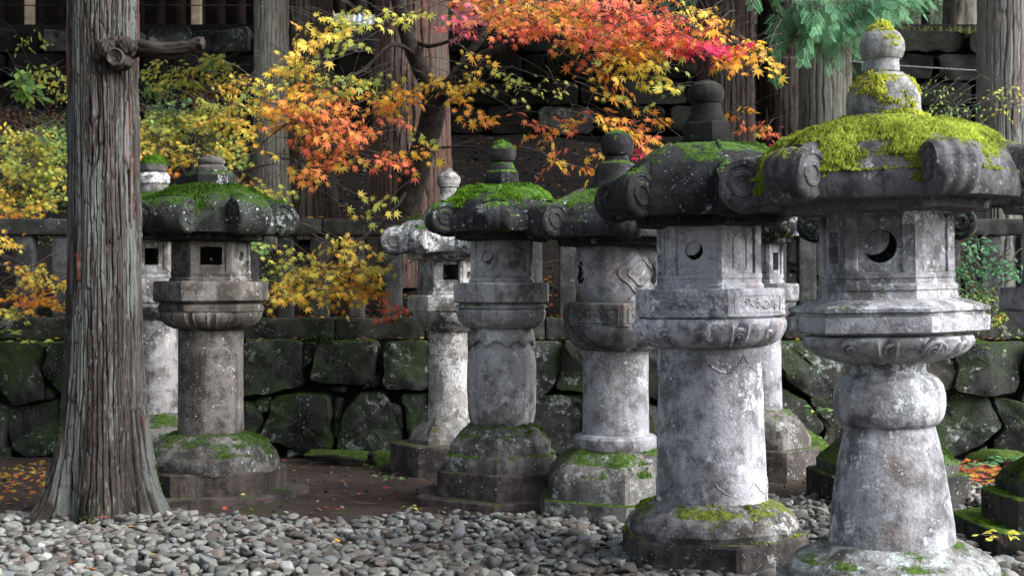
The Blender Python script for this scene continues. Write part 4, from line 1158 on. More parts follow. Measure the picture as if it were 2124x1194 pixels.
def cedar(label, u, Y, hw, z0, seed, pal, K=18, nth=150, nz=150, A=.018, z1=7.2, flare=.10, bend=None, zdetail=None, crown=True, lobes=5, group='cedar trunks behind the stone fence', name='cedar_tree'):
    x = (u - CU) / FPX * Y; r0 = hw / FPX * Y
    root = empty(name, (x, Y, z0), label, 'tree', group)
    mb, C = bark_trunk(x, Y, z0 - .15, z1, r0, K, nth, nz, seed, A, pal, flare, lobes, .012, bend, zdetail)
    part('trunk', mb, M_BARK, root, None, C)
    if crown:
        V, Fc, CC = crown_mesh(seed + 40)
        V = V + np.array([x, Y, 0])
        part('crown', (V, Fc), M_NEEDLE, root, None, CC, smooth=False)['kind'] = 'stuff'
        mbs = []
        rr = random.Random(seed)
        for k in range(7):
            a = rr.uniform(0, 6.28); zb = rr.uniform(6.3, 7.1)
            mbs.append(tube([(x + .1 * math.cos(a), Y + .1 * math.sin(a), zb), (x + .9 * math.cos(a), Y + .9 * math.sin(a), zb + .1), (x + 1.7 * math.cos(a), Y + 1.7 * math.sin(a), zb - .1)], [.06, .04, .015], 5))
        mbs.append(tube([(x, Y, 7.0), (x, Y, 9.5), (x, Y, 12.2)], [r0 * .9, r0 * .5, .03], 8))
        part('limbs', join(*mbs), M_LIMB, root)
    return root
PAL_FG = [(.018, .0145, .013), (.070, .061, .056), (.12, .038, .024), (.115, .126, .120), (.009, .006, .0055)]
PAL_RED = [(.075, .050, .042), (.12, .082, .070), (.13, .058, .042), (.12, .105, .09), (.030, .016, .013)]
PAL_GREY = [(.12, .115, .10), (.20, .195, .17), (.12, .085, .07), (.17, .18, .145), (.05, .042, .035)]
PAL_DARK = [(.045, .034, .030), (.085, .066, .06), (.09, .045, .035), (.09, .085, .075), (.018, .012, .010)]
PAL_PALE = [(.17, .165, .155), (.27, .262, .25), (.18, .13, .12), (.25, .26, .23), (.08, .07, .065)]

# the foreground cedar
FY = 8.72
fg = cedar('broad foreground cedar with shredding grey-brown bark and one broken side branch', 213, FY, 72, 0.0, 5, PAL_FG, K=46, nth=500, nz=430, A=.019, flare=.20, lobes=5, zdetail=3.6, group='cedar trunks', bend=lambda z: .010 * np.sin(z * 1.1))
M_CUT = plain('cut_wood', (.05, .042, .036), .9, .5, 30, .6)
M_OLDWOOD = plain('old_branch_bark', (.030, .023, .020), .95, .8, 22, 1.0)
pb = smooth_path([at(262, 108, FY), at(300, 100, FY - .12), at(345, 104, FY - .14), at(385, 100, FY - .15), at(408, 92, FY - .16), at(421, 90, FY - .17)], 6)
nn = len(pb); V, Fc = tube(pb, np.linspace(.050, .036, nn) * (1 + .10 * fbm(np.arange(nn)[:, None] * [.35, 0, 0], 3, 2)), 40)
tt = np.repeat(np.arange(nn), 40) * .22; aa = np.tile(np.arange(40), nn) * 2 * np.pi / 40
tt = np.append(tt, [0, nn * .22]); aa = np.append(aa, [0, 0])
rid = fbm(np.stack([np.cos(aa) * 3.2, np.sin(aa) * 3.2, tt], -1), 8, 4, .65)
cen = np.repeat(pb, 40, 0); cen = np.vstack([cen, pb[:1], pb[-1:]]); dv = V - cen
V = cen + dv * (1 + .42 * rid)[:, None]
CB = np.array((.012, .010, .009)) + np.clip(.5 + 1.1 * rid, 0, 1)[:, None] * np.array((.045, .036, .032))
mg = np.clip((dv[:, 2] / .045 - .35) * 2, 0, 1)[:, None] * np.clip(.5 + 2 * fbm(V * 9, 5, 3), 0, 1)[:, None]; CB = CB * (1 - mg * .6) + np.array((.03, .045, .014)) * mg * .6
part('broken_branch', (V, Fc), M_BARK, fg, None, CB)
# burl with a hollow knot
th = np.linspace(0, 2 * np.pi, 72, endpoint=False)
lumps = []
for (bu, bv, by, ax, ay, az) in ((226, 104, -.20, .085, .10, .075), (262, 98, -.19, .075, .09, .065), (212, 116, -.19, .055, .07, .05), (250, 128, -.20, .07, .08, .06), (238, 92, -.19, .06, .07, .05)):
    ph = np.linspace(.12, np.pi - .12, 22); rings = [np.stack([np.sin(p) * np.cos(th), np.sin(p) * np.sin(th), np.full(72, -math.cos(p))], -1) for p in ph]
    V, Fc = loft(np.array(rings), True, True, True)
    V = V * (.92 + .30 * fbm(V * 2.3 + bu, 4, 4, .6) + .22 * fbm(V * [7, 7, 2.2] + bv, 6, 4, .75))[:, None] * [ax, ay, az] + at(bu, bv, FY + by)
    lumps.append((V, Fc))
V, Fc = join(*lumps)
CB = np.array((.016, .013, .012)) + np.clip(.5 + fbm(V * [40, 40, 14], 3, 3), 0, 1)[:, None] * np.array((.04, .034, .031))
part('burl', (V, Fc), M_BARK, fg, None, CB)
c = at(238, 118, FY - .285); rings = []
for rr, dep in ((.050, .14), (.052, .01), (.050, 0), (.043, -.004), (.038, .008), (.02, .014)):
    rings.append(np.stack([c[0] + rr * np.cos(th), c[1] + dep + 0 * th, c[2] - .01 * dep + rr * 1.08 * np.sin(th)], -1))
V, Fc = loft(np.array(rings), True, False, True); V = V + .004 * np.stack([fbm(V * 20, k, 3) for k in (4, 5, 6)], -1)
part('branch_stub', (V, [f[:, ::-1] for f in Fc]), M_CUT, fg, 50)
# root moss on the foreground cedar
mb, _ = bark_trunk((213 - CU) / FPX * FY, FY, -.15, .75, 72 / FPX * FY, 40, 160, 50, 5, .017, PAL_FG, .20, 5)
mm = moss_mesh(mb, 9000, 6, .34, .25, DRK_A, (.09, .12, .02), .009, 4.0)
if mm: part('moss', (mm[0], mm[1]), M_MOSS, fg, None, mm[2], smooth=False)['kind'] = 'stuff'

sz = lambda u, Y: float(slope_z(np.array((u - CU) / FPX * Y), np.array(Y)))
cedar('pale grey-green cedar trunk beside its darker twin behind the orange maple leaves', 563, 13.9, 36, sz(563, 13.9), 11, PAL_GREY, K=26, nth=240, nz=200, A=.014)
cedar('dark red-brown cedar trunk close against a paler trunk behind the orange leaves', 640, 14.1, 50, sz(640, 14.1), 12, PAL_DARK, K=26, nth=240, nz=200, A=.020)
cedar('thick red-brown cedar trunk directly behind the maple fork', 854, 13.3, 76, sz(854, 13.3), 13, PAL_RED, K=36, nth=330, nz=220, A=.022, flare=.12)
cedar('ridged dark cedar trunk behind the black lantern finial', 1505, 14.2, 58, sz(1505, 14.2), 14, PAL_DARK, K=28, nth=260, nz=200, A=.020)
hin = cedar('pale smooth trunk with drooping green cypress foliage above the large mossy lantern', 1712, 13.6, 54, sz(1712, 13.6), 15, PAL_GREY, K=24, nth=220, nz=180, A=.012, name='cypress_tree')
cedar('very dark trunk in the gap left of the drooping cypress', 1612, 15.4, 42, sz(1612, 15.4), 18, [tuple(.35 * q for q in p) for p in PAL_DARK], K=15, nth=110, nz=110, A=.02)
cedar('tall pale grey cedar trunk at the right edge of the view', 2092, 12.9, 64, sz(2092, 12.9), 16, PAL_PALE, K=28, nth=260, nz=200, A=.012)
cedar('slim distant trunk on the terrace beside the grey cedar', 1992, 22.0, 34, 4.4, 17, PAL_GREY, K=12, nth=70, nz=60, A=.02, z1=9)

# ------------------------------------------------------------------ leaves
LOBE_A = np.radians([-128, -84, -41, 0, 41, 84, 128]); LOBE_L = np.array([.42, .74, .95, 1.06, .95, .74, .42])
def maple_leaf():
    pts = [(0, 0, 0)]; pol = []
    for k in range(7):
        a, L = LOBE_A[k], LOBE_L[k]
        pol.append((L * math.sin(a), L * math.cos(a), -.16 * L * L))
        if k < 6:
            m = (a + LOBE_A[k + 1]) / 2; rn = .34 if k in (1, 2, 3, 4) else .26
            pol.append((rn * math.sin(m), rn * math.cos(m), .04))
    pol.append((.05, -.22, 0)); pol.insert(0, (-.05, -.22, 0))
    # outline order: stem-left, lobes, stem-right
    V = np.array(pts + pol); n = len(pol)
    Fc = [np.array([[0, k + 1, k] for k in range(1, n)] + [[0, 1, n]])]
    return V, Fc
def oval_leaf():
    V = np.array([(0, -.1, 0), (-.22, .25, .05), (-.26, .55, .04), (0, 1, -.12), (.26, .55, .04), (.22, .25, .05), (0, .45, -.02)])
    return V, [np.array([[6, 1, 0], [6, 2, 1], [6, 3, 2], [6, 4, 3], [6, 5, 4], [6, 0, 5]])]
MAPLE, OVAL = maple_leaf(), oval_leaf()
def leaf_cloud(shape, P, Ydir, N, size, C):
    """place leaves: P centres, Ydir tip directions, N normals"""
    V0, F0 = shape; k, m = len(P), len(V0)
    Yd = Ydir / np.linalg.norm(Ydir, axis=1)[:, None]
    X = np.cross(Yd, N); X /= np.linalg.norm(X, axis=1)[:, None] + 1e-9; Nn = np.cross(X, Yd)
    rc = np.random.default_rng(k); curl = rc.uniform(-.4, 2.2, k)[:, None, None]; wid = rc.uniform(.72, 1.1, k)[:, None, None]
    V = P[:, None] + size[:, None, None] * (V0[None, :, :1] * wid * X[:, None] + V0[None, :, 1:2] * Yd[:, None] + V0[None, :, 2:3] * curl * Nn[:, None])
    Fc = (np.arange(k)[:, None, None] * m + F0[0][None]).reshape(-1, 3)
    return V.reshape(-1, 3), [Fc], np.repeat(C, m, 0)
PALS = {
    'orange': [(.90, .26, .10), (.92, .34, .11), (.88, .42, .08), (.88, .22, .12), (.66, .46, .08)],
    'yorange': [(.90, .48, .05), (.92, .40, .07), (.80, .54, .06), (.90, .33, .08)],
    'yellow': [(.90, .68, .10), (.86, .66, .13), (.92, .58, .08), (.70, .64, .12), (.92, .52, .08)],
    'ygreen': [(.70, .66, .12), (.54, .60, .14), (.84, .66, .10), (.38, .50, .14), (.62, .64, .12)],
    'red': [(.90, .17, .10), (.92, .22, .13), (.90, .29, .11), (.86, .13, .13)],
    'pink': [(.88, .19, .18), (.90, .27, .16), (.72, .14, .22), (.46, .16, .22), (.92, .36, .13)],
    'crimson': [(.85, .06, .14), (.88, .09, .15), (.80, .08, .22)],
    'green': [(.15, .30, .09), (.22, .40, .12), (.12, .25, .10), (.34, .46, .10)],
    'teal': [(.10, .29, .13), (.15, .37, .17), (.08, .23, .11)],
    'brown': [(.18, .09, .04), (.26, .13, .05), (.12, .06, .035)],
}
def sprays(regions, rng, size=.05, twig_len=(.16, .34), per=(6, 10), droop=.25):
    P, Yd, N, S, C, twigs = [], [], [], [], [], []
    camv = np.array([0, -1, .12])
    for (u, v_, ru, rv, Yc, dY, nt, pal, *rest) in regions:
        sz_ = size * (rest[0] if rest else 1)
        dir_ = rest[1] if len(rest) > 1 else None
        for _ in range(max(1, round(nt * .85))):
            a, q = rng.uniform(0, 6.283), math.sqrt(rng.random())
            uu, vv = u + ru * q * math.cos(a), v_ + rv * q * math.sin(a)
            Yw = Yc + rng.uniform(-dY, dY); p0 = at(uu, vv, Yw)
            az = rng.uniform(0, 6.283) if dir_ is None else dir_ + rng.normal(0, .7)
            d = np.array([math.cos(az), math.sin(az) * .7, -droop + rng.normal(0, .15)]); d /= np.linalg.norm(d)
            n = np.array([0, 0, 1]) * .62 + camv * rng.uniform(.5, 1.2) + rng.normal(0, .22, 3); n -= d * (n @ d) * .7; n /= np.linalg.norm(n)
            sd = np.cross(d, n); L = rng.uniform(*twig_len); m = rng.integers(*per)
            base = np.array(PALS[pal][rng.integers(len(PALS[pal]))]); 
            path = [p0 - d * L * (1.25 - k_) + np.array([0, 0, .10 * L]) for k_ in (0, .4)] + [p0 - d * L * .5 + t * L * d + np.array([0, 0, -.12 * L * t * t]) for t in (.1, 1)]
            twigs.append(path)
            for k in range(m):
                t = (k + .5) / m; sgn = 1 if k % 2 else -1
                ang = (1.05 - .7 * t) * sgn + rng.normal(0, .2)
                yd = d * math.cos(ang) + sd * math.sin(ang) + np.array([0, 0, -.35]) + rng.normal(0, .16, 3)
                p = p0 - d * L * .5 + d * L * t + yd / np.linalg.norm(yd) * .028 + np.array([0, 0, -.12 * L * t * t]) + rng.normal(0, .008, 3)
                P.append(p); Yd.append(yd); N.append(n + rng.normal(0, .30, 3)); S.append(sz_ * rng.uniform(.6, 1.2))
                cc = base if rng.random() < .6 else np.array(PALS[pal][rng.integers(len(PALS[pal]))])
                C.append(cc * rng.uniform(.82, 1.1))
    return [np.array(x) for x in (P, Yd, N, S, C)] + [twigs]
def emit_foliage(root, sp, shape=MAPLE, singles=0, twig_r=.0027, name='foliage', leaf_name='leaf'):
    P, Yd, N, S, C, tw = sp
    sel = np.zeros(len(P), bool)
    if singles:
        uu = CU + P[:, 0] / P[:, 1] * FPX; vv = CV - (P[:, 2] - EYE) / P[:, 1] * FPX
        okk = (uu > 5) & (uu < 2119) & (vv > 5) & (vv < 1190)
        sc = np.where(okk, S / P[:, 1], -1); idx = np.argsort(-sc)[:singles]; sel[idx] = True
        V0, F0 = shape; pool = {}
        for i in idx:
            key = tuple(np.round(C[i] * 8).astype(int))
            if key not in pool:
                me = new_mesh(leaf_name, V0, F0, np.tile(C[i], (len(V0), 1)), smooth=False); me.materials.append(M_LEAF); pool[key] = me
            y = Yd[i] / np.linalg.norm(Yd[i]); x = np.cross(y, N[i]); x /= np.linalg.norm(x); z = np.cross(x, y)
            M4 = Matrix.Identity(4)
            for r in range(3): M4[r][0], M4[r][1], M4[r][2] = x[r] * S[i], y[r] * S[i], z[r] * S[i]
            o = bpy.data.objects.new(leaf_name, pool[key]); SC.collection.objects.link(o); o.parent = root
            M4.translation = Vector(P[i]) - Vector(root.location); o.matrix_basis = M4
    k = ~sel
    V, Fc, CC = leaf_cloud(shape, P[k], Yd[k], N[k], S[k], C[k])
    part(name, (V, Fc), M_LEAF, root, None, CC, smooth=False)['kind'] = 'stuff'
    if tw: part('twigs', join(*[tube(t, [twig_r * 1.3, twig_r, twig_r, twig_r * .6], 4, False) for t in tw]), M_TWIG, root, None)['kind'] = 'stuff'

# --- the maple
MY = 12.55
mp = at(842, 470, MY); mz = sz(842, MY)
maple = empty('maple_tree', (mp[0], MY, mz), 'large maple with forked dark trunk and orange, yellow and red star-shaped leaves', 'tree')
def limb(name, pts, r0, r1, sides=10, root=maple, mat=M_LIMB, wob=.012):
    P = smooth_path([at(*p) for p in pts], 6); n = len(P)
    V, Fc = tube(P, np.linspace(r0, r1, n), sides)
    V = V + wob * np.stack([fbm(V * 7, k, 3) for k in (1, 2, 3)], -1)
    return part(name, (V, Fc), mat, root, 60)
limb('trunk', [(838, 500, MY), (846, 420, MY), (868, 340, MY - .1), (892, 265, MY - .2), (905, 195, MY - .3)], .125, .105, 14)
limb('bough', [(905, 205, MY - .3), (884, 165, MY - .35), (858, 110, MY - .4), (838, 50, MY - .45), (822, -20, MY - .5), (810, -120, MY - .5)], .085, .05)
limb('bough', [(900, 215, MY - .3), (930, 180, MY - .45), (985, 130, MY - .7), (1050, 100, MY - .9), (1120, 70, MY - 1.1), (1260, 20, MY - 1.4), (1400, -20, MY - 1.6)], .075, .03)
limb('bough', [(930, 185, MY - .4), (960, 130, MY - .3), (1000, 75, MY - .3), (1040, 10, MY - .2), (1080, -90, MY)], .045, .03)
limb('branch', [(862, 115, MY - .4), (830, 95, MY - .7), (800, 100, MY - .9), (760, 140, MY - 1.1), (700, 180, MY - 1.3), (640, 220, MY - 1.4)], .022, .008, 7, wob=.006)
limb('branch', [(850, 385, MY), (800, 335, MY - .4), (740, 335, MY - .8), (680, 340, MY - 1.0), (560, 325, MY - 1.1)], .015, .006, 6, wob=.006)
limb('branch', [(868, 90, MY - .4), (900, 95, MY - .6), (960, 75, MY - .7), (1000, 60, MY - .8)], .022, .008, 7, wob=.006)
limb('branch', [(845, 395, MY - .05), (820, 430, MY - .5), (785, 465, MY - .9), (752, 500, MY - 1.1), (735, 545, MY - 1.2), (720, 600, MY - 1.2)], .018, .006, 7, wob=.006)
limb('branch', [(785, 465, MY - .9), (735, 478, MY - 1.1), (690, 530, MY - 1.2), (640, 590, MY - 1.25)], .010, .004, 6, wob=.004)
limb('branch', [(1230, 60, MY - 1.5), (1245, 120, MY - 1.7), (1290, 190, MY - 1.9), (1360, 245, MY - 2.0), (1420, 290, MY - 2.1)], .012, .005, 6, wob=.004)
limb('branch', [(1000, 75, MY - .5), (1060, 110, MY - .9), (1130, 150, MY - 1.2), (1180, 210, MY - 1.4), (1240, 300, MY - 1.5)], .010, .004, 6, wob=.004)
limb('branch', [(1250, 70, MY - 1.6), (1260, 180, MY - 1.8), (1300, 250, MY - 1.9), (1330, 300, MY - 1.95)], .010, .004, 6, wob=.004)
limb('branch', [(1400, -10, MY - 1.7), (1440, 40, MY - 1.8), (1500, 80, MY - 1.9), (1570, 110, MY - 2.0)], .012, .004, 6, wob=.004)
limb('branch', [(880, 310, MY - .1), (930, 305, MY - .2), (985, 306, MY - .3), (1012, 318, MY - .35)], .012, .007, 6, wob=.004)
limb('branch', [(800, 100, MY - .9), (815, 160, MY - .9), (805, 210, MY - 1.0)], .007, .003, 5, wob=.003)
limb('branch', [(720, 165, MY - 1.2), (740, 200, MY - 1.2), (752, 240, MY - 1.25)], .006, .003, 5, wob=.003)
limb('branch', [(640, 220, MY - 1.4), (590, 260, MY - 1.5), (540, 300, MY - 1.5)], .008, .004, 5, wob=.003)
rng = np.random.default_rng(31)
A1 = 11.0
regs = [
    (668, 235, 85, 62, A1, .25, 46, 'orange'), (720, 300, 50, 38, A1, .2, 20, 'orange'), (600, 215, 60, 60, A1, .3, 24, 'yorange'), (625, 135, 55, 40, A1, .3, 16, 'yellow'),
    (575, 170, 40, 50, A1, .3, 10, 'ygreen'), (535, 250, 30, 60, A1, .3, 9, 'yellow'), (660, 345, 40, 22, A1, .2, 8, 'orange'), (607, 372, 14, 14, A1, .1, 2, 'orange'),
    (690, 175, 50, 30, A1, .2, 12, 'ygreen'), (800, 195, 70, 22, A1 + .3, .2, 16, 'yorange'), (770, 175, 50, 18, A1 + .3, .2, 8, 'ygreen'), (810, 235, 40, 16, A1 + .3, .2, 7, 'orange'),
    (820, 345, 35, 22, A1 + .2, .2, 6, 'orange'), (860, 320, 28, 14, A1 + .2, .2, 5, 'yorange'), (872, 275, 12, 14, A1 + .2, .2, 2, 'ygreen'), (790, 330, 15, 14, A1, .2, 2, 'red'),
    (730, 35, 55, 24, A1, .3, 11, 'ygreen'), (670, 55, 45, 20, A1, .3, 6, 'yellow'), (840, 32, 30, 10, A1, .2, 5, 'ygreen'), (700, 90, 50, 25, A1, .3, 6, 'ygreen'), (640, 90, 40, 18, A1, .3, 5, 'yellow'),
    (940, 170, 48, 24, A1 + .6, .3, 9, 'yellow', .9), (930, 195, 40, 18, A1 + .6, .2, 6, 'yorange', .9), (1000, 235, 36, 12, A1 + .4, .2, 5, 'yorange'), (1000, 150, 40, 30, A1 + .6, .3, 5, 'ygreen', .85), (985, 110, 20, 10, A1 + .5, .2, 2, 'yellow'),
    (1100, 175, 60, 30, A1 + .6, .3, 7, 'ygreen', .75), (1160, 190, 50, 20, A1 + .6, .3, 5, 'ygreen', .7), (1120, 265, 40, 14, A1, .2, 4, 'orange'), (1140, 280, 25, 10, A1, .2, 2, 'yorange'),
    (1185, 345, 40, 14, A1 - .3, .2, 5, 'yorange'), (1150, 330, 14, 8, A1 - .3, .1, 2, 'orange'), (1245, 330, 12, 14, A1 - .3, .1, 2, 'orange'),
    # red and orange canopy along the top
    (985, 28, 45, 26, A1 - .2, .4, 20, 'pink'), (950, 45, 22, 16, A1 - .2, .3, 6, 'pink'), (1070, 28, 60, 30, A1 - .3, .4, 32, 'orange'), (1100, 62, 50, 14, A1 - .3, .3, 14, 'red'),
    (1180, 30, 70, 36, A1 - .4, .4, 44, 'orange'), (1270, 35, 70, 42, A1 - .4, .4, 42, 'red'), (1225, 78, 60, 24, A1 - .4, .3, 22, 'orange'), (1310, 95, 60, 34, A1 - .5, .3, 30, 'yorange'), (1290, 130, 40, 24, A1 - .5, .3, 14, 'yellow'),
    (1350, 140, 40, 26, A1 - .5, .3, 14, 'ygreen'), (1240, 130, 22, 20, A1 - .5, .3, 6, 'orange'), (1370, 60, 50, 30, A1 - .6, .3, 24, 'red'), (1410, 85, 36, 20, A1 - .6, .3, 16, 'red'), (1455, 92, 30, 14, A1 - .6, .2, 12, 'crimson'),
    (1510, 95, 26, 14, A1 - .6, .2, 7, 'crimson'), (1480, 60, 40, 24, A1 - .6, .3, 9, 'yorange'), (1545, 105, 34, 22, A1 - .6, .2, 10, 'yorange'), (1585, 125, 22, 22, A1 - .6, .2, 5, 'yellow'), (1490, 130, 24, 14, A1 - .6, .2, 4, 'yorange'), (1440, 30, 40, 20, A1 - .4, .3, 7, 'yellow'),
    (1540, 60, 40, 25, A1 - .6, .3, 4, 'yorange'), (1380, 178, 16, 14, A1 - .6, .2, 3, 'ygreen'),
    (1265, 245, 36, 18, A1 - .7, .2, 7, 'yorange'), (1180, 245, 24, 10, A1 - .3, .2, 3, 'orange'), (1340, 275, 40, 18, A1 - .2, .2, 8, 'orange'), (1290, 270, 24, 14, A1 - .2, .2, 4, 'orange'), (1335, 312, 12, 16, A1, .1, 4, 'crimson'),
    (1270, 175, 24, 24, A1 - .6, .2, 4, 'orange'), (1250, 200, 30, 14, A1 - .6, .2, 3, 'yellow'), (1560, 262, 36, 12, A1 + .8, .3, 6, 'orange'), (1595, 278, 18, 10, A1 + .8, .3, 4, 'red'), (1540, 232, 16, 10, A1 + .8, .2, 2, 'yorange'), (1350, 235, 16, 12, A1 - .2, .2, 2, 'yorange'),
    (1180, 0, 220, 30, A1 + .3, .4, 50, 'yorange'), (1150, -60, 260, 50, A1 + .2, .6, 50, 'orange'),
    # low spray in front of the fence
    (680, 575, 70, 34, A1 + .25, .2, 20, 'yellow'), (740, 560, 50, 34, A1 + .25, .2, 16, 'yellow'), (700, 508, 48, 16, A1 + .25, .2, 10, 'yellow'), (620, 545, 40, 26, A1 + .25, .2, 9, 'ygreen'), (600, 605, 38, 20, A1 + .25, .2, 9, 'yellow'), (770, 605, 34, 26, A1 + .25, .2, 8, 'yorange'),
    (812, 630, 16, 20, A1 + .2, .1, 4, 'red'), (660, 615, 60, 20, A1 + .25, .2, 10, 'yellow'), (775, 560, 30, 20, A1 + .25, .2, 6, 'ygreen'), (556, 625, 14, 16, A1 + .2, .1, 2, 'ygreen'), (524, 515, 14, 10, A1 - .2, .1, 2, 'ygreen'), (530, 505, 12, 6, A1 - .2, .1, 1, 'green'), (785, 415, 14, 10, A1 + .2, .1, 2, 'ygreen'), (752, 440, 12, 10, A1 + .2, .1, 1, 'ygreen'),
]
emit_foliage(maple, sprays(regs, rng, .057, (.18, .40), (5, 8)), MAPLE, 300)

# --- yellow-green maples on the slope, at the left
def sapling(label, u, v_, Yb, stems, regs, seed, shape=MAPLE, size=.05, name='maple_sapling', cat='tree', stem_r=.02, group=None, pal_mat=M_TWIG):
    zb = sz(u, Yb) if Yb > 12.2 else (WALL_TOP if Yb > 11.75 else 0.0)
    p = at(u, v_, Yb)
    root = empty(name, (p[0], Yb, zb), label, cat, group)
    for st in stems:
        P = smooth_path([np.array([p[0], Yb, zb - .05])] + [at(*q) for q in st], 5); n = len(P)
        part('stem', tube(P, np.linspace(stem_r, stem_r * .25, n), 6), pal_mat, root, 60)
    emit_foliage(root, sprays(regs, np.random.default_rng(seed), size), shape, 90)
    return root
sapling('small yellow-green maple filling the gap left of the foreground cedar', 40, 470, 12.9, [[(40, 420, 12.8), (60, 340, 12.7), (90, 280, 12.6)], [(30, 440, 12.8), (10, 380, 12.6), (-20, 320, 12.5)], [(60, 440, 12.7), (110, 400, 12.4), (130, 370, 12.3)]],
        [(70, 310, 65, 26, 12.5, .3, 20, 'ygreen'), (90, 285, 50, 18, 12.6, .3, 14, 'green'), (50, 360, 60, 24, 12.4, .3, 20, 'ygreen'), (100, 345, 34, 22, 12.5, .3, 14, 'ygreen'), (40, 415, 55, 22, 12.3, .3, 16, 'yellow'), (90, 400, 36, 20, 12.4, .3, 14, 'ygreen'), (30, 455, 40, 16, 12.2, .2, 12, 'yorange'), (-40, 380, 50, 60, 12.4, .3, 18, 'yellow'), (20, 330, 30, 20, 12.4, .2, 8, 'ygreen'), (60, 285, 80, 20, 12.7, .3, 22, 'ygreen'), (70, 330, 70, 30, 12.6, .3, 22, 'ygreen'), (60, 400, 80, 40, 12.5, .3, 22, 'ygreen'), (100, 310, 40, 30, 12.7, .3, 12, 'green')], 51, size=.046, group='young maples on the slope')
sapling('yellow maple spray hanging before the fence posts left of the foreground cedar', -30, 700, 11.9, [[(-10, 600, 11.7), (50, 560, 11.5), (100, 540, 11.4)], [(0, 640, 11.6), (60, 610, 11.4), (120, 600, 11.3)]],
        [(70, 565, 50, 18, 11.4, .15, 12, 'yellow'), (100, 590, 30, 16, 11.4, .15, 8, 'yellow'), (60, 610, 45, 16, 11.4, .15, 10, 'yorange'), (20, 640, 26, 12, 11.4, .15, 6, 'ygreen'), (90, 630, 34, 10, 11.4, .15, 5, 'yorange'), (20, 495, 24, 10, 11.6, .1, 4, 'yellow')], 52, size=.045, group='young maples on the slope')
sapling('yellow-green maple thicket on the slope between the foreground cedar and the paired trunks', 400, 430, 13.2, [[(390, 380, 13.1), (350, 320, 13.0), (310, 290, 12.9)], [(430, 370, 13.1), (480, 300, 13.0), (520, 250, 12.9)], [(400, 360, 13.1), (410, 290, 13.1), (400, 240, 13.0)], [(440, 390, 13.0), (520, 350, 12.8), (570, 340, 12.6)]],
        [(350, 255, 60, 22, 13.0, .3, 16, 'ygreen'), (330, 285, 50, 20, 13.0, .3, 11, 'yellow'), (420, 225, 60, 18, 13.1, .3, 14, 'ygreen'), (370, 225, 60, 16, 13.2, .3, 16, 'green'), (440, 260, 55, 22, 13.0, .3, 13, 'yellow'), (500, 230, 45, 40, 13.0, .3, 12, 'yellow'), (430, 300, 70, 22, 12.9, .3, 12, 'ygreen'), (350, 320, 50, 20, 12.9, .3, 12, 'yellow'), (420, 330, 26, 12, 12.8, .2, 2, 'yorange'), (500, 380, 40, 16, 12.6, .2, 8, 'yellow'), (560, 395, 40, 12, 12.5, .2, 7, 'ygreen'), (345, 345, 26, 12, 12.6, .2, 5, 'yorange'), (490, 180, 36, 22, 13.1, .3, 8, 'yellow'), (470, 330, 50, 24, 12.9, .3, 9, 'ygreen'), (380, 250, 80, 26, 13.1, .3, 26, 'ygreen'), (340, 300, 50, 24, 13.0, .3, 14, 'ygreen'), (460, 220, 60, 30, 13.1, .3, 16, 'ygreen'), (330, 240, 45, 14, 13.2, .3, 12, 'green')], 53, size=.046, group='young maples on the slope')
sapling('mixed shrub with rounded green and yellow leaves below the broken branch', 400, 260, 15.4, [[(390, 230, 15.3), (350, 180, 15.2), (320, 150, 15.1)], [(410, 220, 15.3), (450, 170, 15.2), (480, 140, 15.2)], [(400, 200, 15.3), (400, 150, 15.2)]],
        [(350, 150, 60, 26, 15.2, .3, 20, 'ygreen', 1.3), (430, 140, 55, 24, 15.2, .3, 20, 'ygreen', 1.4), (390, 180, 70, 26, 15.2, .3, 16, 'ygreen', 1.3), (330, 190, 40, 24, 15.2, .3, 12, 'green', 1.3), (470, 170, 40, 26, 15.2, .3, 12, 'yellow', 1.2), (430, 200, 50, 20, 15.1, .3, 8, 'brown', 1.2), (450, 125, 20, 10, 15, .2, 3, 'green', 1.6)], 54, OVAL, .055, 'leafy_shrub', 'shrub', .015, 'shrubs on the slope')
sapling('broad-leaved bright green twig at the far left above the yellow maple', -20, 300, 14.6, [[(0, 230, 14.4), (20, 190, 14.2), (45, 160, 14.1)]],
        [(30, 165, 26, 16, 14.1, .15, 7, 'green', 1.9), (50, 190, 14, 10, 14.1, .1, 3, 'green', 2.0), (100, 140, 36, 36, 14.6, .2, 9, 'ygreen', 1.1), (120, 190, 20, 30, 14.8, .2, 7, 'ygreen', 1.0), (70, 80, 30, 26, 15.5, .3, 5, 'ygreen', 1.0)], 55, OVAL, .06, 'leafy_shrub', 'shrub', .012, 'shrubs on the slope')
sapling('dull brown-green brush on the bare slope at the far left', 60, 300, 14.8, [[(50, 260, 14.8), (30, 220, 14.8)], [(80, 260, 14.8), (100, 220, 14.8)], [(110, 270, 14.8), (125, 250, 14.8)]],
        [(60, 235, 80, 34, 14.8, .3, 26, 'brown', 1.0), (100, 255, 50, 20, 14.8, .3, 12, 'green', .9), (40, 262, 50, 16, 14.6, .3, 10, 'brown', 1.0)], 58, OVAL, .05, 'leafy_shrub', 'shrub', .010, 'shrubs on the slope')
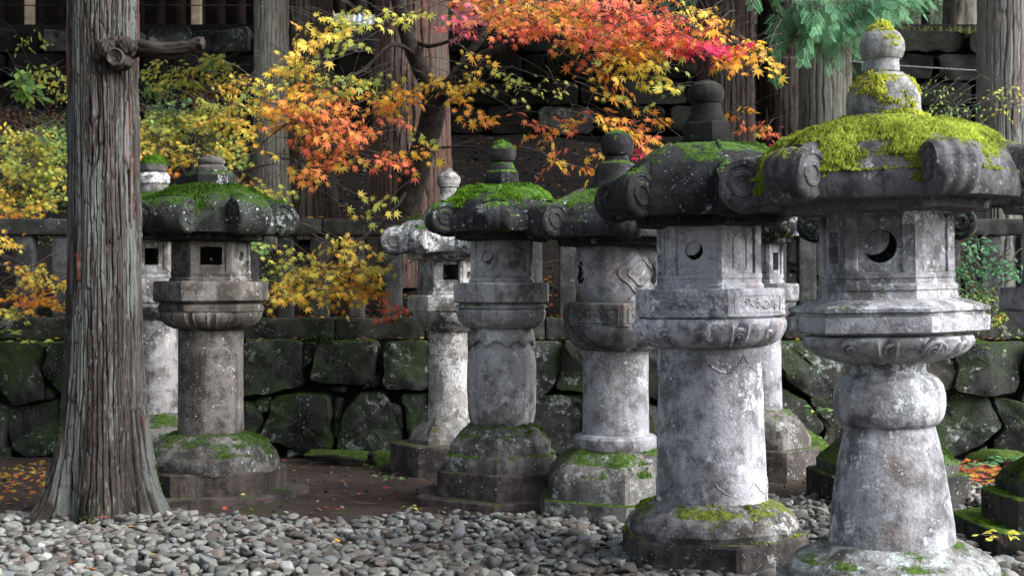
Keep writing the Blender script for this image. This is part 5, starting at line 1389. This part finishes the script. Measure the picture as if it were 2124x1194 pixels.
sapling('green shrub with divided leaves growing against the fence at the right edge', 2060, 690, 11.95, [[(2050, 640, 11.7), (2010, 560, 11.5), (1990, 500, 11.4)], [(2060, 620, 11.7), (2090, 560, 11.5), (2110, 520, 11.4)], [(2070, 660, 11.6), (2080, 620, 11.4), (2120, 600, 11.3)], [(2040, 650, 11.6), (2000, 620, 11.4), (1975, 600, 11.4)]],
        [(2010, 555, 46, 26, 11.45, .2, 18, 'teal', .9), (2030, 515, 28, 20, 11.4, .15, 10, 'teal', .9), (2085, 560, 34, 24, 11.4, .2, 12, 'teal', .9), (1985, 580, 22, 26, 11.45, .15, 8, 'green', .8), (2050, 620, 50, 26, 11.4, .2, 16, 'green', .8), (2090, 650, 34, 14, 11.35, .15, 6, 'ygreen', 1.0), (2050, 665, 30, 16, 11.4, .15, 5, 'ygreen', .7), (2020, 600, 40, 20, 11.5, .15, 8, 'green', .8)], 56, OVAL, .05, 'leafy_shrub', 'shrub', .008, 'shrubs by the fence')
sapling('thin shrub with small pale leaves in front of the grey cedar at the upper right', 2060, 330, 12.6, [[(2060, 300, 12.5), (2000, 250, 12.4), (1930, 190, 12.3)], [(2070, 280, 12.5), (2080, 220, 12.4), (2105, 180, 12.3)], [(2050, 290, 12.5), (1990, 230, 12.5), (1960, 180, 12.4)]],
        [(1955, 195, 42, 24, 12.4, .2, 7, 'green', .75), (1990, 225, 36, 20, 12.4, .2, 7, 'green', .75), (2080, 215, 26, 30, 12.3, .2, 8, 'ygreen', .75), (2100, 185, 16, 12, 12.3, .1, 3, 'ygreen', .8), (1935, 175, 14, 8, 12.3, .1, 2, 'green', .7)], 57, OVAL, .05, 'leafy_shrub', 'shrub', .008, 'shrubs by the fence')

# --- drooping cypress fronds
def frond():
    """flat fan of scale-leaf branchlets"""
    V, Fc = [], []
    def strip(p, a, L, w):
        b = len(V); d = np.array([math.sin(a), math.cos(a)]); n = np.array([d[1], -d[0]])
        for q in (p - n * w * .5, p + d * L * .55 - n * w, p + d * L, p + d * L * .55 + n * w, p + n * w * .5): V.append((q[0], q[1], -.10 * (q[0] ** 2 + q[1] ** 2)))
        Fc.extend([[b, b + 4, b + 3], [b, b + 3, b + 1], [b + 1, b + 3, b + 2]])
    strip(np.array([0., 0.]), 0, 1.0, .020)
    for k in range(6):
        t = .05 + .15 * k; L = .50 * (1 - t) ** .5 + .06
        for sg in (-1, 1):
            p = np.array([0, t + (.07 if sg > 0 else 0)]); a = sg * .92
            strip(p, a, L, .020)
            q = p + np.array([math.sin(a), math.cos(a)]) * L * .42
            strip(q, a - sg * .62, L * .45, .017); strip(q, a + sg * .5, L * .3, .015)
    return np.array(V), [np.array(Fc)]
FROND = frond()
rng = np.random.default_rng(61)
P, Yd, N, S, C = [], [], [], [], []
btw = []
for (u, v_, ru, rv, Yc, n, pal, L0) in [(1690, 5, 90, 26, 11.0, 24, 'teal', .42), (1650, 0, 50, 26, 11.1, 12, 'teal', .40), (1790, -15, 80, 22, 11.1, 20, 'teal', .34), (1720, 30, 46, 20, 11.0, 9, 'teal', .42), (1860, -25, 30, 14, 11.2, 6, 'teal', .26), (1700, 20, 90, 40, 11.4, 18, 'brown', .36), (1720, -90, 170, 50, 11.3, 30, 'teal', .4)]:
    for _ in range(n):
        a, q = rng.uniform(0, 6.283), math.sqrt(rng.random())
        p0 = at(u + ru * q * math.cos(a), v_ + rv * q * math.sin(a), Yc + rng.uniform(-.25, .25))
        d = np.array([rng.normal(.35, .45), rng.normal(-.35, .3), -.35]); L = L0 * rng.uniform(.6, 1.25); m = int(L / .045); path = []
        sh = rng.uniform(.5, 1.25)
        for k in range(m):
            t = k / m; dd = d + np.array([0, 0, -1.0 * t]); dd /= np.linalg.norm(dd); p0 = p0 + dd * L / m; path.append(p0.copy())
            sd = np.cross(dd, np.array([0, -.6, .8])); sg = 1 if k % 2 else -1
            P.append(p0.copy()); Yd.append(dd + sd * sg * .75 + rng.normal(0, .18, 3) + np.array([0, 0, -.25])); N.append(np.array([rng.normal(0, .3), -.7, .6]) + rng.normal(0, .25, 3))
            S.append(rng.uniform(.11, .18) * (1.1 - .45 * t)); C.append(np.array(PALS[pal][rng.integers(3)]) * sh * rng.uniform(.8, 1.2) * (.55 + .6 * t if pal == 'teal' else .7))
        if len(path) > 3: btw.append(tube(path, np.linspace(.005, .0015, len(path)), 4, False))
part('branchlets', join(*btw), M_TWIG, hin, None)['kind'] = 'stuff'
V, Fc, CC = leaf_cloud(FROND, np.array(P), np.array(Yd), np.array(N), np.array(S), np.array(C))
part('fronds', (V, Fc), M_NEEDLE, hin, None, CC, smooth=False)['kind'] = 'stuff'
for pts in ([(1712, -150, 13.5), (1720, -90, 12.6), (1730, -20, 11.6), (1740, 40, 11.1)], [(1720, -90, 12.6), (1670, -30, 11.6), (1640, 30, 11.1)], [(1730, -60, 12.2), (1800, -30, 11.5), (1850, 5, 11.2)]):
    limb('bough', pts, .035, .008, 7, hin, M_LIMB, .006)

# ------------------------------------------------------------------ things on and above the slope
def leaf_scatter(n, fx, rng, size, pals, zf):
    P, Yd, N, S, C = [], [], [], [], []
    for _ in range(n):
        x, y = fx(rng); P.append((x, y, zf(x, y) + rng.uniform(.004, .02))); a = rng.uniform(0, 6.28)
        Yd.append((math.cos(a), math.sin(a), rng.normal(0, .15))); N.append((rng.normal(0, .3), rng.normal(-.1, .3), 1)); S.append(size * rng.uniform(.6, 1.15))
        pal = PALS[pals[rng.integers(len(pals))]]; C.append(np.array(pal[rng.integers(len(pal))]) * rng.uniform(.55, 1.0))
    return np.array(P), np.array(Yd), np.array(N), np.array(S), np.array(C), []
def litter(name, label, n, fx, seed, size, pals, zf, shape=MAPLE):
    P, Yd, N, S, C, _ = leaf_scatter(n, fx, np.random.default_rng(seed), size, pals, zf)
    V, Fc, CC = leaf_cloud(shape, P, Yd, N, S, C)
    o = part(name, (V, Fc), M_LEAF, None, None, CC, smooth=False); tag(o, label, 'leaves', None, 'stuff'); return o
def grid_of(f, x0, x1, y0, y1, d=.05):
    X, Yy = np.meshgrid(np.arange(x0, x1, d), np.arange(y0, y1, d)); G = f(X, Yy); ny, nx = G.shape
    return lambda x, y: float(G[min(ny - 1, max(0, int((y - y0) / d + .5))), min(nx - 1, max(0, int((x - x0) / d + .5)))])
zsl = grid_of(slope_z, -7, 7, 12, 17.4)
zso_ = grid_of(soil_z, -6, 6, 7.5, 11.8)
zso = lambda x, y: zso_(x, y) - .015
patchy = grid_of(lambda x, y: fbm(np.stack([x * .8, y * .8, 0 * x + 3.0], -1), 4, 3), -7, 7, 12, 17.4)
def slope_xy(r): return r.uniform(-6, 6), 12.2 + 4.7 * r.random()
litter('leaf_litter', 'brown and ochre fallen leaves spread over the dark slope', 2600, slope_xy, 71, .045, ['brown', 'brown', 'brown', 'yorange', 'orange'], zsl)
def fence_xy(r): return r.uniform(-4.6, 4.6), r.uniform(12.12, 12.9)
litter('leaf_litter', 'orange and brown leaves drifted behind the stone fence posts', 1500, fence_xy, 72, .042, ['brown', 'orange', 'yorange', 'brown'], lambda x, y: zsl(x, y) + .25 * max(0, math.sin(x * 9)) * RNG.random())
def right_xy(r): return 3.6 + r.normal(0, .6), min(11.5, 10.6 + r.normal(0, .45))
litter('leaf_litter', 'bright orange fallen leaves on the soil at the right below the wall', 620, right_xy, 73, .048, ['orange', 'red', 'yorange', 'orange'], lambda x, y: zso(x, y) + .02)
def soil_xy(r):
    x = r.uniform(-4.5, 4.5); return x, r.uniform(float(gravel_edge(np.array(x))) + .05, 11.5)
litter('leaf_litter', 'scattered yellow and orange leaves on the brown soil strip', 230, soil_xy, 74, .036, ['orange', 'yellow', 'brown', 'brown', 'red'], zso)
def left_xy(r): return -3.75 + r.normal(0, .3), 10.2 + r.normal(0, .5)
litter('leaf_litter', 'yellow and orange fallen leaves on the soil left of the foreground cedar', 240, left_xy, 75, .040, ['orange', 'yellow', 'yorange'], zso)
def ledge_xy(r): return r.uniform(-4.6, 4.6), r.uniform(11.61, 11.7)
litter('leaf_litter', 'orange and yellow leaves caught on the ledge of the retaining wall', 130, ledge_xy, 76, .036, ['orange', 'yellow', 'yorange', 'ygreen'], lambda x, y: .972)
def rail_xy(r): return r.uniform(-3.2, -.6) if r.random() < .7 else r.uniform(-4.5, 4.5), r.uniform(11.93, 12.1)
litter('leaf_litter', 'orange leaves lying on top of the fence rail', 90, rail_xy, 77, .036, ['orange', 'yorange', 'brown'], lambda x, y: 1.99)
def sill_xy(r): return r.uniform(-4.5, 4.5), r.uniform(11.74, 12.0)
litter('leaf_litter', 'orange and brown leaves on the coping between the fence posts', 240, sill_xy, 78, .036, ['orange', 'brown', 'yorange', 'brown'], lambda x, y: 1.152)

def clods(name, label, n, fx, zf, seed, smin, smax, cols):
    r = np.random.default_rng(seed); Vs, Fq, Ft, Cs, m = [], [], [], [], 0
    for _ in range(n):
        x, y = fx(r); V, Fc = SHAPES[r.integers(14)]; sz_ = r.uniform(smin, smax) * (2.2 if r.random() < .04 else 1)
        W = (V * [sz_, sz_ * r.uniform(.5, 1), sz_ * r.uniform(.3, .8)]) @ rot_zxy(r.uniform(0, 6.28), r.normal(0, .4), r.normal(0, .4)).T + [x, y, zf(x, y)]
        Vs.append(W); Fq.append(Fc[0] + m); Ft.append(Fc[1] + m); m += len(V); Cs.append(np.tile(np.array(cols[r.integers(len(cols))]) * r.uniform(.5, 1.4), (len(V), 1)))
    o = part(name, (np.concatenate(Vs), [np.concatenate(Fq), np.concatenate(Ft)]), M_PEBBLE, None, None, np.concatenate(Cs)); tag(o, label, 'debris', None, 'stuff')
clods('debris', 'dark clods and pale chips scattered over the slope', 2600, slope_xy, zsl, 81, .012, .035, [(.02, .016, .014), (.03, .024, .02), (.012, .01, .009), (.10, .09, .08), (.04, .035, .03)])
clods('debris', 'small clods and chips on the brown soil strip', 1100, soil_xy, zso, 82, .006, .018, [(.05, .035, .03), (.08, .06, .05), (.03, .022, .018), (.14, .12, .10)])

def cover_xy(r):
    while True:
        x, y = r.uniform(-6.5, -1.4), r.uniform(12.6, 16.9)
        if patchy(x, y) + .25 * (x < -3) > -.05: return x, y
def cover(name, label, n, fx, zf, seed, pals, size):
    r = np.random.default_rng(seed); P, Yd, N, S, C = [], [], [], [], []
    for _ in range(n):
        x, y = fx(r); P.append((x, y, zf(x, y) + r.uniform(.02, .16))); Yd.append((r.normal(), r.normal(), r.normal(0, .4))); N.append((r.normal(0, .4), -.5 + r.normal(0, .3), 1)); S.append(size * r.uniform(.5, 1.3))
        pal = PALS[pals[r.integers(len(pals))]]; C.append(np.array(pal[r.integers(len(pal))]) * r.uniform(.5, 1.1))
    V, Fc, CC = leaf_cloud(OVAL, *[np.array(q) for q in (P, Yd, N, S, C)])
    o = part(name, (V, Fc), M_LEAF, None, None, CC, smooth=False); tag(o, label, 'undergrowth', None, 'stuff')
cover('undergrowth', 'low green undergrowth covering the slope at the left', 6500, cover_xy, zsl, 83, ['green', 'teal', 'green', 'ygreen', 'ygreen', 'brown'], .055)
def cover_r(r): return r.uniform(3.0, 5.5), r.uniform(12.3, 13.6)
cover('undergrowth', 'green undergrowth behind the fence at the right', 900, cover_r, zsl, 84, ['green', 'teal', 'green', 'brown'], .05)
def sticks(name, label, n, fx, zf, seed, lo, hi):
    r = np.random.default_rng(seed); mbs = []
    for _ in range(n):
        x, y = fx(r); L = r.uniform(lo, hi); a = r.uniform(0, 3.14); d = np.array([math.cos(a), math.sin(a), r.normal(0, .12)]) * L / 2; c_ = np.array([x, y, zf(x, y) + .008])
        mbs.append(tube([c_ - d, c_ + r.normal(0, .12 * L, 3) * [1, 1, .3] * .4, c_ + d], [.0022, .003, .0015], 4, False))
    o = part(name, join(*mbs), M_TWIG, None, None); tag(o, label, 'twigs', None, 'stuff')
sticks('twig_litter', 'thin dead twigs strewn over the brown soil strip', 420, soil_xy, lambda x, y: zso(x, y) + .008, 85, .04, .22)
sticks('twig_litter', 'dead twigs strewn over the dark slope', 500, slope_xy, zsl, 86, .1, .5)
def grav_xy(r): x = r.uniform(-3.6, 3.2); return x, r.uniform(6.6, float(gravel_edge(np.array(x))))
sticks('twig_litter', 'dry needles and twigs caught among the gravel', 160, grav_xy, lambda x, y: .035, 87, .03, .11)

# single leaves on the gravel
def fallen_leaf(label, u, v_, pal, size):
    Yg = EYE * FPX / (v_ - CV) * .972; p = at(u, v_, Yg); col = np.array(PALS[pal][0])
    me = new_mesh('fallen_leaf', MAPLE[0] * size, MAPLE[1], np.tile(col, (len(MAPLE[0]), 1)), smooth=False)
    o = link('fallen_leaf', me, M_LEAF); o.location = (p[0], p[1] - .02, max(p[2], .062)); o.rotation_euler = (random.uniform(.15, .6), random.uniform(-.3, .3), random.uniform(0, 6.28))
    tag(o, label, 'leaf', 'leaves fallen on the gravel')
fallen_leaf('yellow leaf on the gravel just below the foreground cedar', 269, 1098, 'yellow', .045)
fallen_leaf('bright orange leaf on the gravel at the lower left corner', 145, 1174, 'orange', .045)
fallen_leaf('small red leaf on the gravel beside the bright orange leaf', 199, 1164, 'red', .028)
fallen_leaf('ochre leaf on the gravel to the right of the bright orange one', 322, 1156, 'yellow', .028)
fallen_leaf('orange leaf on the gravel in line with the dark weathered lantern', 527, 1128, 'orange', .034)
fallen_leaf('orange leaf on the gravel between the dark and collared lanterns', 702, 1128, 'yorange', .034)
fallen_leaf('orange leaf low at the bottom edge of the gravel', 199, 1186, 'orange', .036)
fallen_leaf('rust leaf standing against the cedar roots', 219, 1077, 'red', .045)

# mossy stones at the wall foot
M_MOSSY = stone('mossy_boulder', (.03, .032, .028), (.07, .07, .062), .3, 1.0, (.035, .065, .008), (.09, .15, .02), (.25, .27, .26), .3, .3, .5, (.05, .04, .03), .8, .7)
def mossy_stone(label, u, Y, hw, hgt, seed):
    x = (u - CU) / FPX * Y; w = hw / FPX * Y
    V, Fc = pebble_shape(seed, 28, 16)
    V = V * np.array([w, .22, hgt]) * (1 + .12 * fbm(V * 3, seed, 3)[:, None]) + np.array([0, 0, .02])
    o = part('mossy_stone', (V, Fc), M_MOSSY, None, None); o.location = (x, Y, 0); tag(o, label, 'stone', 'low mossy stones at the foot of the wall')
mossy_stone('long low moss-covered stone at the wall foot left of the pale lantern', 700, 11.35, 92, .075, 3)
mossy_stone('short mossy stone beside the pale lantern base', 806, 11.45, 40, .09, 4)
mossy_stone('flat mossy stone among orange leaves at the right of the wall foot', 2060, 11.3, 70, .085, 5)
mossy_stone('grey-green boulder leaning at the wall foot between the rear lantern and large lantern', 1700, 11.2, 60, .28, 6)
mossy_stone('rough boulder at the wall foot right of the rear lantern base', 1640, 10.95, 40, .16, 7)

# small plants at ground level
def herb(label, u, v_, Y, n, size, seed, pal='green', spread=.08):
    r = np.random.default_rng(seed); p = at(u, v_, Y); root = empty('ground_plant', (p[0], Y, max(0, p[2] - .05)), label, 'plant', 'small plants on the soil')
    P, Yd, N, S, C = [], [], [], [], []
    for k in range(n):
        a = r.uniform(0, 6.28); q = np.array([p[0] + spread * math.cos(a) * r.random(), Y + spread * .6 * math.sin(a) * r.random(), p[2] + r.uniform(-.01, .03)])
        P.append(q); Yd.append((math.cos(a), math.sin(a), r.normal(.1, .2))); N.append((r.normal(0, .3), -.5, 1)); S.append(size * r.uniform(.6, 1.1)); C.append(np.array(PALS[pal][r.integers(len(PALS[pal]))]) * 1.1)
    stems = join(*[tube([(p[0], Y, max(0, p[2] - .05)), tuple((np.array((p[0], Y, p[2])) + q) / 2), tuple(q)], .0018, 4, False) for q in P])
    V, Fc, CC = leaf_cloud(OVAL, *[np.array(x) for x in (P, Yd, N, S, C)])
    part('leaves', (V, Fc), M_LEAF, root, None, CC, smooth=False); part('stems', stems, M_TWIG, root, None)
herb('small green seedling on the soil in front of the pale lantern base', 805, 995, 10.1, 6, .045, 1)
herb('second green seedling on the soil close beside the pale lantern base', 832, 990, 10.2, 4, .04, 2)
herb('tiny pale seedling on the slab of the dark weathered lantern', 497, 1030, 8.75, 3, .03, 3, 'ygreen', .03)
herb('light green sprout at the corner of the collared lantern slab', 850, 1050, 8.8, 4, .035, 4, 'ygreen', .05)
herb('broad green leaves among the orange leaves at the right', 2000, 965, 10.7, 14, .07, 5, 'teal', .2)
herb('broad green leaves beside the flat mossy stone at the right edge', 2090, 955, 10.8, 12, .07, 6, 'teal', .18)
herb('yellow-green leaf rosette on the slab of the lantern at the right edge', 2085, 1112, 6.95, 16, .06, 7, 'ygreen', .15)
herb('pale broad leaves hanging at the wall top left of the foreground cedar', 70, 710, 11.5, 8, .085, 8, 'ygreen', .22)
herb('green sprig at the wall top at the far left edge', 8, 690, 11.4, 7, .08, 9, 'green', .12)
herb('green sprig in a joint of the wall left of the foreground cedar', 75, 905, 11.4, 6, .05, 10, 'teal', .08)
herb('green fern-like sprig on the boulder right of the rear lantern', 1690, 850, 11.0, 9, .06, 11, 'green', .12)

# grass tufts
def grass(label, u, Y, z, n, L, seed, w=.1, col=(.10, .16, .05)):
    r = np.random.default_rng(seed); x = (u - CU) / FPX * Y; V, Fc, C = [], [], []
    for k in range(n):
        b = np.array([x + r.normal(0, w), Y + r.normal(0, .03), z]); a = r.uniform(0, 6.28); l = L * r.uniform(.5, 1.2); d = np.array([math.cos(a) * .7, math.sin(a) * .7 - .2, 0]); s = np.array([-math.sin(a), math.cos(a), 0]) * .004
        pts = [b - s, b + s, b + d * l * .4 + np.array([0, 0, l * .75]) + s * .7, b + d * l * .4 + np.array([0, 0, l * .75]) - s * .7, b + d * l + np.array([0, 0, l * .55])]
        i = len(V); V += pts; Fc += [[i, i + 1, i + 2], [i, i + 2, i + 3], [i + 3, i + 2, i + 4]]; C += [np.array(col) * r.uniform(.6, 1.4)] * 5
    o = part('grass_tuft', (np.array(V), [np.array(Fc)]), M_LEAF, None, None, np.array(C), smooth=False); tag(o, label, 'grass', None, 'stuff')
grass('grass tuft on the wall coping right of the low maple spray', 828, 11.70, 1.14, 40, .10, 1, .06, (.06, .12, .06))
grass('grass tuft hanging from the wall ledge above the boulders', 670, 11.62, .96, 40, .09, 2, .07, (.04, .09, .03))
grass('sedge tuft growing from the upper terrace wall', 1180, 16.85, 3.95, 160, .42, 3, .16, (.03, .05, .025))
grass('pale grass fringe along the terrace edge at the upper right', 1930, 17.1, 4.44, 320, .16, 4, .45, (.20, .22, .07))

# hall, prop and roof sheet above the terrace at the upper left
M_DARKWOOD = plain('dark_timber', (.016, .011, .010), .9, .5, 6, .4)
M_PALEWOOD = plain('pale_timber', (.42, .34, .24), .8, .25, 10, .3)
hall = empty('timber_hall', (-4.3, 19.4, 4.42), 'dark timber hall with a pale wooden post on the terrace at the upper left', 'building')
for k in range(26):
    part('wall_board', box((-8.6 + k * .28, 19.6, 6.0), (.136, .02 + .004 * (k % 3), 1.58)), M_DARKWOOD, hall, None)
part('floor_beam', box((-5.0, 19.3, 4.72), (3.9, .12, .10)), M_DARKWOOD, hall, None)
part('head_beam', box((-5.0, 19.3, 7.2), (3.9, .14, .14)), M_DARKWOOD, hall, None)
part('roof', join(box((-5.0, 19.0, 7.75), (4.6, 1.5, .12)), box((-5.0, 20.2, 8.3), (4.4, 1.2, .2))), M_DARKWOOD, hall, None)
for u, m, hw in ((408, M_PALEWOOD, .062), (62, M_PALEWOOD, .055), (-150, M_DARKWOOD, .08), (250, M_DARKWOOD, .08), (560, M_DARKWOOD, .08)):
    x = (u - CU) / FPX * 18.7
    part('post', worn_box((x, 18.7, 5.75), (hw, hw, 1.36), u + 500, .004, 3, .008), m, hall, 40)
for z in (5.32, 5.05):
    part('hand_wire', tube([at(0, 30, 18.2) * [1, 1, 0] + [0, 0, z], at(520, 30, 18.2) * [1, 1, 0] + [0, 0, z]], .008, 5), M_LIMB, hall, None)
V, Fc = tube([at(676, 12, 17.9), at(706, 62, 17.6)], .048, 10); o = part('timber_prop', (V, Fc), M_PALEWOOD, None, 40); tag(o, 'short pale wooden prop leaning beside the dark red-brown trunk', 'pole')
X, Yg = np.meshgrid(np.linspace(-.30, .30, 61), np.linspace(-.25, .25, 7)); c = at(728, 52, 17.9)
M_SHEET = plain('pale_roof_metal', (.55, .62, .72), .45, .1, 6, .1)
V = np.stack([c[0] + X, c[1] + Yg * .6, c[2] + Yg * .65 + .014 * np.sin(X * 90)], -1).reshape(-1, 3); i = np.arange(61 * 7).reshape(7, 61)
q = np.stack([i[:-1, :-1], i[:-1, 1:], i[1:, 1:], i[1:, :-1]], -1).reshape(-1, 4)
o = part('roof_sheet', join((V, [q]), (V - [0, 0, .012], [q[:, ::-1]])), M_SHEET, None, 60); tag(o, 'pale blue-grey corrugated roof sheet glimpsed between cedar trunks', 'roof sheet')
# wire strung behind the lanterns at the right
o = part('wire', tube(smooth_path([at(1560, 118, 14.9), at(1700, 122, 14.9), at(1860, 136, 14.9), at(2050, 148, 14.9)], 5), .006, 5), plain('wire_metal', (.25, .25, .25), .6, .1), None, 60); tag(o, 'thin grey wire strung between the trunks behind the mossy finial', 'wire')

# ------------------------------------------------------------------ the wood beyond the terrace
def far_shrub(label, x, Y, rx, h, n, seed, col, z0=4.42):
    r = np.random.default_rng(seed); root = empty('far_tree', (x, Y, z0), label, 'tree', 'trees beyond the terrace')
    part('trunk', tube([(x, Y, z0), (x + .05, Y, z0 + h * .4), (x, Y, z0 + h * .85)], [.12, .09, .03], 8), M_LIMB, root, None)
    a = r.uniform(0, 6.28, n); q = np.sqrt(r.random(n)); t = r.random(n)
    P = np.stack([x + rx * q * np.cos(a) * np.sin(np.pi * (t * .8 + .15)), Y + rx * .7 * q * np.sin(a), z0 + h * t], -1)
    P += .25 * np.stack([fbm(P * .9, k, 2) for k in (1, 2, 3)], -1)
    Yd = r.normal(0, 1, (n, 3)) - [0, 0, .6]; N = r.normal(0, .7, (n, 3)) + [0, -.5, .7]
    C = np.array(col) * r.uniform(.5, 1.5, n)[:, None] * (1 + .35 * fbm(P * 1.4, seed, 2))[:, None]
    V, Fc, CC = leaf_cloud(OVAL, P, Yd, N, r.uniform(.10, .2, n), C)
    part('crown', (V, Fc), M_LEAF, root, None, CC, smooth=False)['kind'] = 'stuff'
far = [('dark evergreen behind the maple canopy, nearest the cedar', -1.2, 23.5, 1.7, 4.5, (.02, .035, .018)), ('dark evergreen behind the red maple leaves', 1.4, 24.0, 1.9, 4.8, (.018, .03, .016)), ('dark evergreen left of the cypress fronds', 4.0, 24.5, 1.8, 4.6, (.02, .034, .02)),
       ('pale green tree in the bright gap above the terrace edge', 7.6, 26.0, 1.7, 4.6, (.13, .17, .11)), ('grey-green tree beyond the right edge cedar', 10.2, 25.0, 1.8, 4.8, (.09, .13, .08)), ('mid green tree behind the cypress', 5.9, 27.5, 1.8, 5.0, (.08, .12, .08)),
       ('dark evergreen beyond the end of the timber hall', -3.6, 25.0, 1.8, 5.0, (.02, .034, .02)), ('dark evergreen far behind the red leaves', .2, 28.0, 2.2, 6.0, (.016, .028, .015)), ('dark evergreen far behind the yellow leaves', 2.9, 28.5, 2.2, 6.0, (.016, .028, .016)), ('tall green tree far behind the grey cedar', 8.8, 30.0, 2.4, 6.5, (.07, .11, .07)), ('dark evergreen beside the hall at the far left', -9.8, 24.0, 2.0, 5.0, (.02, .034, .02))]
for k, (lb, x, Y, rx, h, col) in enumerate(far): far_shrub(lb, x, Y, rx, h, 1500, 90 + k, col)
# a closed backdrop of forested hillside
def wood_z(x, y): return 4.4 + np.clip((y - 30) / 30, 0, 1) * 22 + .8 * np.sin(x * .4 + y * .3)
M_WOOD = soil_mat('wooded_hill', (.012, .02, .010), (.03, .045, .02), (.05, .07, .03))
g = part('wooded_hill', sheet(-70, 70, 30, 62, 70, 24, wood_z), M_WOOD, sharp=None); g['kind'] = 'structure'
